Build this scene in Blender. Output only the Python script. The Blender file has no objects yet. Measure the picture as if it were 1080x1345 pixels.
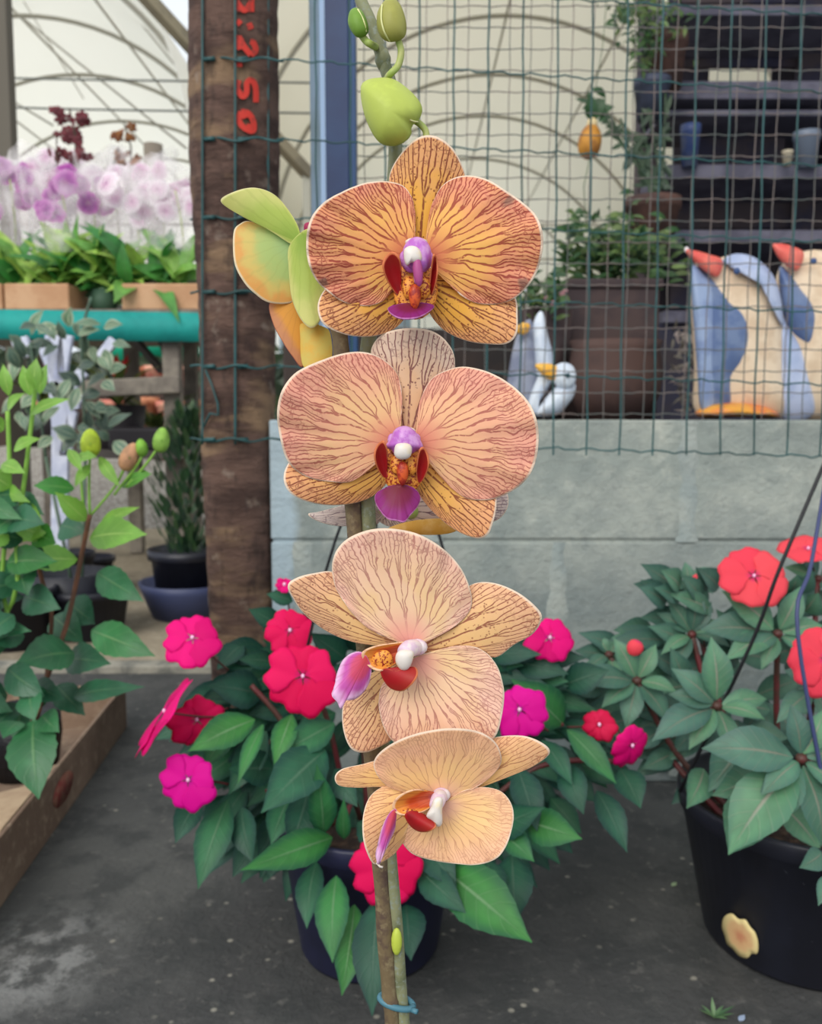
import bpy, math, random
import numpy as np
from mathutils import Vector, Matrix, noise as mnoise
sc = bpy.context.scene
COL = sc.collection
rnd = random.Random(7)
F = 1150.0
PITCH = math.radians(6.0)
CAM = Vector((0, 0, 0.57))
FW = Vector((0, math.cos(PITCH), -math.sin(PITCH)))
UP = Vector((0, math.sin(PITCH), math.cos(PITCH)))
def ray(px, py):
    return FW + Vector((1, 0, 0)) * ((px - 540) / F) + UP * ((672.5 - py) / F)
def W(px, py, Y):                       # world point at distance Y in front
    r = ray(px, py)
    return CAM + r * (Y / r.y)
def G(px, py, z=0.0):                   # world point at height z
    r = ray(px, py)
    return CAM + r * ((z - CAM.z) / r.z)
def S(c):                               # sRGB 0-255 -> linear
    o = []
    for v in c[:3]:
        v = v / 255.0
        o.append(v / 12.92 if v <= 0.04045 else ((v + 0.055) / 1.055) ** 2.4)
    return (o[0], o[1], o[2], 1.0)

# ------------------------------------------------------------------ node helper
class NT:
    def __init__(s, m):
        m.use_nodes = True
        s.t = m.node_tree
        s.bs = s.t.nodes['Principled BSDF']
        s.out = s.t.nodes['Material Output']
    def n(s, ty, **kw):
        nd = s.t.nodes.new(ty)
        for k, v in kw.items():
            setattr(nd, k, v)
        return nd
    def put(s, sock, v):
        if isinstance(v, bpy.types.NodeSocket):
            s.t.links.new(v, sock)
        else:
            sock.default_value = v
    def m(s, op, a, b=None, c=None, clamp=False):
        nd = s.n('ShaderNodeMath', operation=op, use_clamp=clamp)
        s.put(nd.inputs[0], a)
        if b is not None: s.put(nd.inputs[1], b)
        if c is not None: s.put(nd.inputs[2], c)
        return nd.outputs[0]
    def ss(s, v, a, b, lo=0.0, hi=1.0):
        nd = s.n('ShaderNodeMapRange', interpolation_type='SMOOTHSTEP')
        s.put(nd.inputs[0], v)
        nd.inputs[1].default_value = a; nd.inputs[2].default_value = b
        nd.inputs[3].default_value = lo; nd.inputs[4].default_value = hi
        return nd.outputs[0]
    def mix(s, f, a, b):
        nd = s.n('ShaderNodeMix', data_type='RGBA')
        s.put(nd.inputs[0], f)
        s.put(nd.inputs[6], a); s.put(nd.inputs[7], b)
        return nd.outputs[2]
    def noise(s, vec, scale, detail=2.0, rough=0.5):
        nd = s.n('ShaderNodeTexNoise')
        if vec is not None: s.put(nd.inputs['Vector'], vec)
        nd.inputs['Scale'].default_value = scale
        nd.inputs['Detail'].default_value = detail
        nd.inputs['Roughness'].default_value = rough
        return nd.outputs[0]
    def objco(s):
        return s.n('ShaderNodeTexCoord').outputs['Object']
    def translucent(s, col, fac):
        tr = s.n('ShaderNodeBsdfTranslucent')
        s.put(tr.inputs[0], col)
        mx = s.n('ShaderNodeMixShader')
        mx.inputs[0].default_value = fac
        s.t.links.new(s.bs.outputs[0], mx.inputs[1])
        s.t.links.new(tr.outputs[0], mx.inputs[2])
        s.t.links.new(mx.outputs[0], s.out.inputs[0])
    def bump(s, h, dist, strength=1.0):
        b = s.n('ShaderNodeBump')
        b.inputs['Strength'].default_value = strength
        b.inputs['Distance'].default_value = dist
        s.put(b.inputs['Height'], h)
        s.t.links.new(b.outputs[0], s.bs.inputs['Normal'])
_mats = {}
def mat(name, col, rough=0.6, var=None, bump=None, trans=0.0, spec=0.4, tint=0.0, metal=0.0):
    """var=(scale, colour2, lo, hi) noise blend; bump=(scale, dist); tint = per-leaf variation strength"""
    if name in _mats: return _mats[name]
    m = bpy.data.materials.new(name); t = NT(m)
    c = S(col)
    cur = c
    oc = None
    if var or bump:
        oc = t.objco()
    if var:
        for v in (var if isinstance(var, list) else [var]):
            f = t.ss(t.noise(oc, v[0], 4.0, 0.6), v[2], v[3])
            cur = t.mix(f, cur, S(v[1]))
    if tint:
        at = t.n('ShaderNodeAttribute', attribute_name='tint')
        hs = t.n('ShaderNodeHueSaturation')
        t.put(hs.inputs['Color'], cur)
        t.put(hs.inputs['Value'], t.ss(at.outputs['Fac'], 0, 1, 1 - tint, 1 + tint))
        t.put(hs.inputs['Hue'], t.ss(at.outputs['Fac'], 0, 1, 0.5 + 0.02 * tint, 0.5 - 0.05 * tint))
        cur = hs.outputs[0]
    t.put(t.bs.inputs['Base Color'], cur)
    t.bs.inputs['Roughness'].default_value = rough
    t.bs.inputs['Specular IOR Level'].default_value = spec
    t.bs.inputs['Metallic'].default_value = metal
    if bump:
        t.bump(t.noise(oc, bump[0], 4.0, 0.6), bump[1])
    if trans: t.translucent(cur, trans)
    _mats[name] = m
    return m
def leafmat(name, col, vein, rough=0.45, trans=0.25, tint=0.35, edge=None, tipcol=None, side=7.0, spec=0.5):
    """UV leaf: x across (0..1), y along; pale midrib and side veins"""
    m = bpy.data.materials.new(name); t = NT(m)
    uv = t.n('ShaderNodeUVMap').outputs[0]
    sp = t.n('ShaderNodeSeparateXYZ'); t.put(sp.inputs[0], uv)
    x = t.m('ABSOLUTE', t.m('SUBTRACT', sp.outputs[0], 0.5)); y = sp.outputs[1]
    mid = t.ss(x, 0.010, 0.045, 1.0, 0.0)
    w = t.m('FRACT', t.m('SUBTRACT', t.m('MULTIPLY', y, side), t.m('MULTIPLY', x, 3.2)))
    sv = t.ss(t.m('ABSOLUTE', t.m('SUBTRACT', w, 0.5)), 0.03, 0.12, 0.45, 0.0)
    oc = t.objco()
    cur = t.mix(t.ss(t.noise(oc, 30.0, 3.0), 0.35, 0.7), S(col), S([min(255, v * 1.18) for v in col]))
    if edge: cur = t.mix(t.ss(x, 0.2, 0.5), cur, S(edge))
    if tipcol: cur = t.mix(t.ss(y, 0.45, 1.0), cur, S(tipcol))
    cur = t.mix(t.m('MULTIPLY', sv, 0.3), cur, S(vein))
    cur = t.mix(t.m('MULTIPLY', mid, t.ss(y, 0.3, 1.0, 0.9, 0.15)), cur, S(vein))
    at = t.n('ShaderNodeAttribute', attribute_name='tint')
    hs = t.n('ShaderNodeHueSaturation')
    t.put(hs.inputs['Color'], cur)
    t.put(hs.inputs['Value'], t.ss(at.outputs['Fac'], 0, 1, 1 - tint, 1 + tint))
    t.put(hs.inputs['Hue'], t.ss(at.outputs['Fac'], 0, 1, 0.5 + 0.09 * tint, 0.5 - 0.11 * tint))
    t.put(t.bs.inputs['Base Color'], hs.outputs[0])
    t.bs.inputs['Roughness'].default_value = rough
    t.bs.inputs['Specular IOR Level'].default_value = spec
    t.bump(t.m('ADD', sv, mid), 0.0006, 0.6)
    if trans: t.translucent(hs.outputs[0], trans)
    _mats[name] = m
    return m

# ------------------------------------------------------------------ objects
WL = {}
def tag(o, label=None, cat=None, group=None, kind=None):
    if label: o['label'] = label
    if cat: o['category'] = cat
    if group: o['group'] = group
    if kind: o['kind'] = kind
    return o
def empty(name, loc, label, cat, group=None):
    o = bpy.data.objects.new(name, None); COL.objects.link(o)
    o.location = loc; o.empty_display_size = 0.02
    WL[o] = Vector(loc)
    return tag(o, label, cat, group)
class MB:
    def __init__(s):
        s.v = []; s.f = []; s.uv = []; s.tint = []
    def add(s, vs, fs, uvs=None, tint=0.5):
        b = len(s.v)
        s.v += [tuple(v) for v in vs]
        s.uv += list(uvs) if uvs is not None else [(0.0, 0.0)] * len(vs)
        s.tint += [tint] * len(vs)
        s.f += [tuple(i + b for i in f) for f in fs]
        return s
    def box(s, lo, hi, M=None):
        x0, y0, z0 = lo; x1, y1, z1 = hi
        vs = [Vector(p) for p in ((x0,y0,z0),(x1,y0,z0),(x1,y1,z0),(x0,y1,z0),(x0,y0,z1),(x1,y0,z1),(x1,y1,z1),(x0,y1,z1))]
        if M is not None: vs = [M @ v for v in vs]
        return s.add(vs, [(0,3,2,1),(4,5,6,7),(0,1,5,4),(1,2,6,5),(2,3,7,6),(3,0,4,7)])
    def bar(s, a, b, w, h, up=Vector((0, 0, 1))):
        a = Vector(a); b = Vector(b); d = (b - a).normalized()
        sd = d.cross(up)
        if sd.length < 1e-4: sd = d.cross(Vector((0, 1, 0)))
        sd.normalize(); u = sd.cross(d)
        vs = []
        for p in (a, b):
            for i, j in ((-1,-1),(1,-1),(1,1),(-1,1)):
                vs.append(p + sd * (i * w / 2) + u * (j * h / 2))
        return s.add(vs, [(0,1,2,3),(7,6,5,4),(0,4,5,1),(1,5,6,2),(2,6,7,3),(3,7,4,0)])
    def tube(s, pts, r, n=8, caps=True):
        pts = [Vector(p) for p in pts]
        if not isinstance(r, (list, tuple)): r = [r] * len(pts)
        ref = None; vs = []; uvs = []
        for i, p in enumerate(pts):
            d = (pts[min(i + 1, len(pts) - 1)] - pts[max(i - 1, 0)]).normalized()
            if ref is None:
                ref = d.orthogonal().normalized()
            ref = (ref - d * ref.dot(d)).normalized()
            q = d.cross(ref)
            for k in range(n):
                a = 2 * math.pi * k / n
                vs.append(p + (ref * math.cos(a) + q * math.sin(a)) * r[i])
                uvs.append((k / n, i / max(1, len(pts) - 1)))
        fs = []
        for i in range(len(pts) - 1):
            for k in range(n):
                fs.append((i*n+k, i*n+(k+1) % n, (i+1)*n+(k+1) % n, (i+1)*n+k))
        if caps:
            fs.append(tuple(range(n))[::-1]); fs.append(tuple((len(pts)-1)*n+k for k in range(n)))
        return s.add(vs, fs, uvs)
    def lathe(s, c, prof, n=32, sx=1.0, sy=1.0, M=None):
        c = Vector(c); vs = []; uvs = []
        for i, (r, z) in enumerate(prof):
            for k in range(n):
                a = 2 * math.pi * k / n
                p = Vector((r * math.cos(a) * sx, r * math.sin(a) * sy, z))
                if M is not None: p = M @ p
                vs.append(c + p); uvs.append((k / n, i / (len(prof) - 1)))
        fs = []
        for i in range(len(prof) - 1):
            for k in range(n):
                fs.append((i*n+k, i*n+(k+1) % n, (i+1)*n+(k+1) % n, (i+1)*n+k))
        if prof[0][0] > 1e-6: fs.append(tuple(range(n))[::-1])
        if prof[-1][0] > 1e-6: fs.append(tuple((len(prof)-1)*n+k for k in range(n)))
        return s.add(vs, fs, uvs)
    def blob(s, c, r, rot=None, n=16, shape=None):
        """ellipsoid with optional shape(u)->radius scale along local z"""
        c = Vector(c); vs = []; m = n // 2 + 1; uvs = []
        for i in range(m + 1):
            th = math.pi * i / m
            k = shape(i / m) if shape else 1.0
            for j in range(n):
                a = 2 * math.pi * j / n
                p = Vector((r[0]*math.sin(th)*math.cos(a)*k, r[1]*math.sin(th)*math.sin(a)*k, r[2]*math.cos(th)))
                if rot is not None: p = rot @ p
                vs.append(c + p); uvs.append((j / n, i / m))
        fs = []
        for i in range(m):
            for j in range(n):
                fs.append((i*n+j, (i+1)*n+j, (i+1)*n+(j+1) % n, i*n+(j+1) % n))
        return s.add(vs, fs, uvs)
    def leaf(s, base, tip, width, nrm, droop=0.0, fold=0.25, curl=0.0, serr=0.0, na=9, peak=0.42, tint=None, lobes=False):
        base = Vector(base); tip = Vector(tip); ax = tip - base; L = ax.length
        ax.normalize(); nrm = Vector(nrm)
        sd = ax.cross(nrm)
        if sd.length < 1e-4: sd = ax.orthogonal()
        sd.normalize(); nrm = sd.cross(ax)
        if serr: na = max(na, 15)
        cross = (-1.0, -0.55, 0.0, 0.55, 1.0)
        vs = []; uvs = []
        for i in range(na + 1):
            u = i / na
            if u < peak: w = math.sin(math.pi / 2 * (u / peak)) ** 0.8
            else: w = math.cos(math.pi / 2 * ((u - peak) / (1 - peak))) ** 1.15
            if lobes: w = max(w * (0.82 + 0.25 * math.exp(-((u - 0.3) / 0.12) ** 2)), 0)
            w = max(w, 0.015)
            if serr and i % 2: w *= 1 + serr
            bow = math.sin(math.pi * u)
            for c in cross:
                off = abs(c) * fold * w * width * 0.5 - curl * (c * c) * width * 0.5 * w
                p = base + ax * (u * L) + nrm * (droop * L * (bow) + off) + sd * (c * w * width / 2)
                vs.append(p); uvs.append((0.5 + c / 2, u))
        fs = []
        nc = len(cross)
        for i in range(na):
            for k in range(nc - 1):
                fs.append((i*nc+k, i*nc+k+1, (i+1)*nc+k+1, (i+1)*nc+k))
        return s.add(vs, fs, uvs, rnd.random() if tint is None else tint)
    def build(s, name, m, parent=None, smooth=True, origin=None, label=None, cat=None, group=None, kind=None, solid=0.0, bevel=0.0, subsurf=0):
        me = bpy.data.meshes.new(name)
        pw = WL.get(parent, Vector((0, 0, 0))) if parent else Vector((0, 0, 0))
        if origin is None:
            if parent is None:
                a = np.array(s.v); origin = Vector(((a[:,0].min()+a[:,0].max())/2, (a[:,1].min()+a[:,1].max())/2, a[:,2].min()))
            else: origin = pw
        origin = Vector(origin)
        vs = [(x - origin.x, y - origin.y, z - origin.z) for x, y, z in s.v]
        me.from_pydata(vs, [], s.f)
        uvl = me.uv_layers.new(name='UVMap')
        idx = np.empty(len(me.loops), dtype=np.int32); me.loops.foreach_get('vertex_index', idx)
        uva = np.array(s.uv, dtype=np.float32)[idx]
        uvl.data.foreach_set('uv', uva.ravel())
        at = me.attributes.new('tint', 'FLOAT', 'POINT'); at.data.foreach_set('value', s.tint)
        if smooth: me.polygons.foreach_set('use_smooth', [True] * len(me.polygons))
        me.materials.append(m)
        me.update()
        o = bpy.data.objects.new(name, me); COL.objects.link(o)
        o.location = origin - pw
        if parent is not None: o.parent = parent
        WL[o] = origin
        if bevel:
            b = o.modifiers.new('bevel', 'BEVEL'); b.width = bevel; b.segments = 2; b.limit_method = 'ANGLE'
        if subsurf:
            b = o.modifiers.new('sub', 'SUBSURF'); b.levels = subsurf; b.render_levels = subsurf
        if solid:
            b = o.modifiers.new('solid', 'SOLIDIFY'); b.thickness = solid; b.offset = 0
        return tag(o, label, cat, group, kind)
def catmull(pts, n, closed=False):
    pts = [np.array(p, float) for p in pts]
    out = []; N = len(pts); seg = N if closed else N - 1
    for i in range(seg):
        if closed: p0, p1, p2, p3 = pts[i-1], pts[i], pts[(i+1) % N], pts[(i+2) % N]
        else: p0, p1, p2, p3 = pts[max(i-1, 0)], pts[i], pts[i+1], pts[min(i+2, N-1)]
        for k in range(n):
            t = k / n
            out.append(0.5 * ((2*p1) + (-p0+p2)*t + (2*p0-5*p1+4*p2-p3)*t*t + (-p0+3*p1-3*p2+p3)*t**3))
    if not closed: out.append(pts[-1])
    return np.array(out)
def resample(pl, n):
    d = np.r_[0, np.cumsum(np.linalg.norm(np.diff(pl, axis=0), axis=1))]
    q = np.linspace(0, d[-1], n)
    return np.stack([np.interp(q, d, pl[:, i]) for i in range(pl.shape[1])], 1)
def wpts(pl, Y):
    if not isinstance(Y, (list, tuple)): Y = [Y] * len(pl)
    return [W(p[0], p[1], y) for p, y in zip(pl, Y)]
def curve3(pl, n=6):
    return [Vector(p) for p in catmull([tuple(p) for p in pl], n)]
def thick(outline, Y, depth, n=48, rings=7, mb=None, power=0.5):
    """rounded solid whose silhouette is the outline (px) at distance Y, total thickness depth"""
    pl = catmull(outline, 8, True); pl = resample(np.vstack([pl, pl[:1]]), n + 1)[:-1]
    c = pl.mean(0); vs = []; fs = []
    mb = mb or MB()
    rr = [math.sin(math.pi / 2 * i / rings) for i in range(rings + 1)]
    for side in (-1, 1):
        b = len(vs)
        vs.append(W(c[0], c[1], Y + side * depth / 2))
        for i in range(1, rings + 1):
            off = depth / 2 * max(0.0, 1 - rr[i] ** 2) ** power
            for k in range(n):
                q = c + (pl[k] - c) * rr[i]
                vs.append(W(q[0], q[1], Y + side * off))
        for k in range(n):
            f = (b, b + 1 + k, b + 1 + (k + 1) % n)
            fs.append(f if side < 0 else f[::-1])
        for i in range(1, rings):
            for k in range(n):
                a0 = b + 1 + (i-1)*n; a1 = b + 1 + i*n
                f = (a0 + k, a1 + k, a1 + (k+1) % n, a0 + (k+1) % n)
                fs.append(f if side < 0 else f[::-1])
    mb.add(vs, fs)
    return mb
# ------------------------------------------------------------------ orchid
spot_list = []
def petal_mat(name, base, edge, vein, throat, N=8, perim=0.14, wid=0.00033, dots=0.0, reti=0.8, patch=None, spots=(), rb=(0.15, 0.42), seed=0.0, start=(0.10,0.34), thr=(0.02,0.38), lvl3=1 / 9, dark=0.85, trans=0.25):
    m = bpy.data.materials.new(name); t = NT(m)
    uv = t.n('ShaderNodeUVMap').outputs[0]
    sp = t.n('ShaderNodeSeparateXYZ'); t.put(sp.inputs[0], uv)
    tt, r = sp.outputs[0], sp.outputs[1]
    oc = t.objco()
    mp = t.n('ShaderNodeMapping'); t.put(mp.inputs[0], oc); mp.inputs['Location'].default_value = (seed, seed * 0.7, seed * 0.3)
    oc = mp.outputs[0]
    n1 = t.m('SUBTRACT', t.noise(oc, 75.0, 1.0), 0.5)
    n2 = t.m('SUBTRACT', t.noise(oc, 330.0, 1.0), 0.5)
    n3 = t.m('SUBTRACT', t.noise(oc, 120.0, 1.0), 0.5)
    jit = t.m('ADD', t.m('MULTIPLY', n1, 0.5), t.m('MULTIPLY', n2, 0.11))
    q = t.m('ADD', t.m('MULTIPLY', tt, float(N)), jit)
    rr = t.m('ADD', r, t.m('MULTIPLY', n3, 0.45))
    g = t.m('ABSOLUTE', t.m('SUBTRACT', t.m('FRACT', q), 0.5))
    s2 = t.ss(rr, rb[0], rb[1], 0.0, 1 / 3)
    h = t.m('MINIMUM', g, t.m('ABSOLUTE', t.m('SUBTRACT', g, s2)))
    s3 = t.ss(rr, 0.52, 0.80, 0.0, lvl3)
    d = t.m('MINIMUM', h, t.m('ABSOLUTE', t.m('SUBTRACT', h, s3)))
    spacing = perim / N
    ph = t.m('MULTIPLY', t.m('MULTIPLY', d, t.m('ADD', r, 0.06)), spacing)
    wv = t.m('MULTIPLY', t.m('ADD', t.m('MULTIPLY', n2, 0.6), t.ss(r, 0.25, 1.0, 0.95, 0.8)), wid)
    line = t.m('SUBTRACT', 1.0, t.m('DIVIDE', ph, wv))
    line = t.ss(line, -0.35, 0.35)
    # broken stretches
    gap = t.ss(t.noise(oc, 520.0, 1.0), 0.58, 0.68, 1.0, 0.4)
    line = t.m('MULTIPLY', line, gap)
    # net of fine veins towards the margin
    vd = t.n('ShaderNodeTexVoronoi', feature='DISTANCE_TO_EDGE')
    wob = t.n('ShaderNodeVectorMath', operation='SCALE'); t.put(wob.inputs[0], oc); wob.inputs[3].default_value = 1.0
    t.put(vd.inputs['Vector'], wob.outputs[0]); vd.inputs['Scale'].default_value = 420.0
    net = t.ss(vd.outputs[0], 0.05, 0.11, 1.0, 0.0)
    net = t.m('MULTIPLY', net, t.m('MULTIPLY', t.ss(rr, 0.62, 0.95), reti))
    net = t.m('MULTIPLY', net, t.ss(t.noise(oc, 300.0, 1.0), 0.45, 0.6))
    line = t.m('MAXIMUM', line, net)
    if dots:
        v2 = t.n('ShaderNodeTexVoronoi', feature='F1'); t.put(v2.inputs['Vector'], oc); v2.inputs['Scale'].default_value = 650.0
        dt = t.ss(v2.outputs[0], 0.22, 0.34, 1.0, 0.0)
        dt = t.m('MULTIPLY', dt, t.ss(t.noise(oc, 350.0, 1.0), 0.5, 0.58, 0.0, dots))
        line = t.m('MAXIMUM', line, dt)
    line = t.m('MULTIPLY', line, t.ss(r, start[0], start[1], 0.3, dark))
    cur = t.mix(t.ss(rr, 0.35, 0.95), S(base), S(edge))
    for (sx_, sy_, sr_, o_) in spots:
        vd_ = t.n('ShaderNodeVectorMath', operation='DISTANCE'); t.put(vd_.inputs[0], t.objco()); lp = W(sx_, sy_, 0.364) - W(*o_)
        vd_.inputs[1].default_value = lp
        wob2 = t.m('ADD', vd_.outputs[1], t.m('MULTIPLY', n2, 0.004))
        spot_list.append((t.ss(wob2, sr_ * 0.5, sr_, 0.75, 0.0)))
    if patch:
        cur = t.mix(t.m('MULTIPLY', t.ss(t.noise(oc, 60.0, 1.0), 0.42, 0.62), t.ss(r, 0.4, 0.9, 0.9, 0.25)), cur, S(patch))
    cur = t.mix(line, cur, S(vein))
    cur = t.mix(t.ss(r, thr[0], thr[1], 0.85, 0.0), cur, S(throat))
    while spot_list: cur = t.mix(spot_list.pop(), cur, S((136,104,92)))
    cur = t.mix(t.ss(r, 0.975, 0.99), cur, S((250, 228, 205)))
    t.put(t.bs.inputs['Base Color'], cur)
    t.bs.inputs['Roughness'].default_value = 0.62
    t.bs.inputs['Specular IOR Level'].default_value = 0.25
    t.bump(t.m('SUBTRACT', 0.0, line), 0.0003, 0.5)
    t.translucent(cur, trans)
    _mats[name] = m
    return m
def petal(name, outline, base, Y, m, parent, lean=0.0, cup=0.0, wave=0.0, ep=0.85, crease=0.0, n=120, rings=26, seed=0, label=None, smooth_n=8, ref=None, ax=None):
    """petal whose margin is the closed outline; the surface rises from the base. lean: tip offset in Y, cup: margin offset"""
    pl = catmull(outline, smooth_n, True)
    # start the margin loop nearest to the base
    b = np.array(base, float)
    i0 = int(np.argmin(((pl - b) ** 2).sum(1)))
    pl = np.vstack([pl[i0:], pl[:i0 + 1]])
    pl = resample(pl, n)
    c = pl[:-1].mean(0) - b
    if ax is not None: c = np.array(ax, float)
    A = c / np.linalg.norm(c); Pp = np.array([-A[1], A[0]])
    d = pl - b
    a = d @ A; p = d @ Pp
    La = max(abs(a).max(), 1); Lp = max(abs(p).max(), 1)
    rg = random.Random(seed); ph = rg.random() * 6; ph2 = rg.random() * 6
    kx = 6 + rg.randint(0, 3)
    vs = []; uvs = []; fs = []
    vs.append(W(base[0], base[1], Y)); uvs.append((0.5, 0.0))
    for i in range(1, rings + 1):
        rho = i / rings
        for k in range(n):
            aa = a[k] * rho; pp = p[k] * rho ** ep
            x, y = b + A * aa + Pp * pp
            u = aa / La; w = pp / Lp
            off = lean * (0.35 * u + 0.65 * u * abs(u)) + cup * w * w + crease * (1 - min(1, abs(w) * 3.0)) * (1 - u) * 1.0
            t = k / (n - 1)
            off += wave * rho ** 3 * (math.sin(kx * 2 * math.pi * t + ph) + 0.6 * math.sin(2.3 * kx * 2 * math.pi * t + ph2)) * math.sin(math.pi * t)
            vs.append(W(x, y, Y + off)); uvs.append((t, rho))
    for k in range(n - 1):
        fs.append((0, 1 + k, 2 + k))
    for i in range(1, rings):
        for k in range(n - 1):
            a0 = 1 + (i-1)*n; a1 = 1 + i*n
            fs.append((a0 + k, a1 + k, a1 + k + 1, a0 + k + 1))
    mb = MB(); mb.add(vs, fs, uvs)
    return mb.build(name, m, parent, solid=0.0006, label=label)

# per-flower petal materials
SP = dict(N=15, perim=0.11, rb=(0.45, 0.75), reti=0.75, start=(0.0, 0.08), thr=(0.0, 0.14), lvl3=0.0)
PM = dict(
 f1p=petal_mat('petal_orange_veined', (246,180,108), (238,160,128), (158,54,52), (210,100,84), N=9, seed=0.0, patch=(248,194,106), spots=[(669,266,0.0045,(548,345,0.370)),(690,374,0.0035,(548,345,0.370)),(424,372,0.003,(548,345,0.370))]),
 f1s=petal_mat('sepal_yellow_veined', (242,182,78), (238,176,120), (122,38,36), (186,80,52), wid=0.00034, dots=0.9, seed=0.31, **SP),
 f2p=petal_mat('petal_pink_veined', (248,196,152), (244,178,154), (170,78,78), (226,130,116), N=9, seed=0.11, patch=(248,206,150), wid=0.00027, dark=0.75),
 f2s=petal_mat('sepal_amber_veined', (244,188,100), (240,178,126), (130,48,42), (180,80,52), wid=0.00032, dots=0.9, seed=0.41, **SP),
 f2d=petal_mat('sepal_pale_veined', (236,190,148), (232,204,182), (124,60,70), (220,150,124), wid=0.00026, dots=0.9, seed=0.51, **SP),
 f3p=petal_mat('petal_salmon_veined', (250,214,176), (247,202,180), (168,92,92), (236,160,154), N=9, seed=0.21, wid=0.00022, patch=(248,212,160), dark=0.68),
 f3s=petal_mat('sepal_peach_veined', (246,204,142), (244,194,152), (150,76,64), (220,150,112), wid=0.00026, dots=0.8, seed=0.61, **SP),
 f4p=petal_mat('petal_peach_veined', (246,202,144), (244,194,158), (180,112,92), (240,186,168), N=9, seed=0.71, wid=0.00018, patch=(248,210,146), dark=0.5),
 f4s=petal_mat('sepal_apricot_veined', (247,202,132), (244,194,146), (172,100,76), (224,160,112), wid=0.00022, dots=0.3, seed=0.81, dark=0.75, **SP),
 bk=petal_mat('petal_white_veined', (238,218,206), (240,224,216), (116,74,96), (226,200,140), wid=0.00024, seed=0.91, **SP),
)
def grad_mat(name, stops, axis_uv=1, rough=0.5, veins=0.0, vein_col=(140, 60, 50), trans=0.2, nz=0.25):
    m = bpy.data.materials.new(name); t = NT(m)
    uv = t.n('ShaderNodeUVMap').outputs[0]
    sp = t.n('ShaderNodeSeparateXYZ'); t.put(sp.inputs[0], uv)
    r = t.m('ADD', sp.outputs[axis_uv], t.m('MULTIPLY', t.m('SUBTRACT', t.noise(t.objco(), 160.0, 2.0), 0.5), nz))
    cur = S(stops[0][1])
    for (p0, c0), (p1, c1) in zip(stops, stops[1:]):
        cur = t.mix(t.ss(sp.outputs[axis_uv] if p1 >= 0.97 and p0 >= 0.8 else r, max(p0, p1 - 0.03) if p1 >= 0.97 and p0 >= 0.8 else p0, p1), cur, S(c1))
    if veins:
        f = t.m('FRACT', t.m('ADD', t.m('MULTIPLY', sp.outputs[0], 12.0), t.noise(t.objco(), 120.0)))
        l = t.m('MULTIPLY', t.ss(t.m('ABSOLUTE', t.m('SUBTRACT', f, 0.5)), 0.05, 0.16, 1.0, 0.0), veins)
        cur = t.mix(l, cur, S(vein_col))
    t.put(t.bs.inputs['Base Color'], cur)
    t.bs.inputs['Roughness'].default_value = rough
    t.bs.inputs['Specular IOR Level'].default_value = 0.3
    if trans: t.translucent(cur, trans)
    _mats[name] = m
    return m
GM = dict(
 lobe=grad_mat('lip_lobe_maroon', [(0.0,(150,22,28)),(0.5,(176,30,36)),(0.86,(172,44,38)),(0.97,(226,130,84))]),
 mid=grad_mat('lip_purple', [(0.0,(122,30,44)),(0.45,(126,30,68)),(0.85,(142,40,118)),(0.985,(206,130,190))], veins=0.25, vein_col=(120,30,70)),
 mid3=grad_mat('lip_magenta', [(0.0,(206,70,70)),(0.35,(210,76,110)),(0.7,(200,88,172)),(0.98,(236,190,228))], veins=0.2, vein_col=(160,50,90)),
 tcol=grad_mat('column_white_violet', [(0.0,(244,238,240)),(0.3,(214,160,220)),(0.6,(186,96,196)),(1.0,(206,140,196))], nz=0.1),
 white=mat('anther_white', (232,224,216), 0.4, var=(150.0,(238,222,190),0.45,0.65), trans=0.15),
 callus=mat('lip_callus_spotted', (228,150,58), 0.5, var=(900.0,(140,36,24),0.5,0.56)),
 hood=None,
 viol=mat('column_violet', (186,104,196), 0.45, var=(170.0,(214,160,216),0.42,0.62), trans=0.15),
 orange=mat('lip_orange', (206,84,34), 0.5, var=(260.0,(150,36,28),0.45,0.6)),
 gold=mat('lip_gold', (232,150,60), 0.5, var=(300.0,(214,96,40),0.5,0.65)),
 green=mat('pedicel_green', (150,170,84), 0.5, var=(120.0,(176,176,110),0.4,0.7)),
 stalk=mat('stalk_grey_green', (132,134,100), 0.55, var=[(60.0,(94,100,72),0.45,0.7),(500.0,(132,140,128),0.5,0.7)]),
)
GM['hood'] = grad_mat('lip_hood', [(0.0,(206,150,196)),(0.3,(214,110,80)),(0.6,(206,84,40)),(0.85,(232,150,66)),(0.97,(246,200,160))], veins=0.3, vein_col=(150,40,30), nz=0.4)
PX = 0.37 / F
plant = empty('orchid_plant', (0.0, 0.40, 0.0), 'tall moth orchid with veined orange flowers and green buds, in front of everything', 'orchid')
YS = 0.386
# flower stalk
stalk_px = [(466,-30),(474,0),(488,32),(503,78),(513,112),(518,150),(519,215),(512,300),(500,380),(484,450),(479,560),(483,670),(488,760),(497,900),(504,1010),(511,1120),(519,1210),(525,1300),(529,1345),(532,1420)]
pts = wpts(stalk_px, YS + 0.004) 
pts = pts + [Vector((0.0, 0.398, 0.20)), Vector((0.003, 0.40, 0.12))]
pts = curve3(pts, 8)
nn = len(pts)
rad = [0.0024 + 0.0012 * min(1.0, i / (nn * 0.5)) for i in range(nn)]
mb = MB(); mb.tube(pts, rad, 12)
for k, (px, py) in enumerate([(503,78),(516,150),(519,1215),(488,760),(496,890)]):   # node rings with bracts
    c = W(px, py, YS + 0.004)
    mb.lathe(c, [(0.0020,-0.004),(0.0034,-0.001),(0.0034,0.0008),(0.0020,0.004)], 12)
mb.build('flower_stalk', GM['stalk'], plant)
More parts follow.
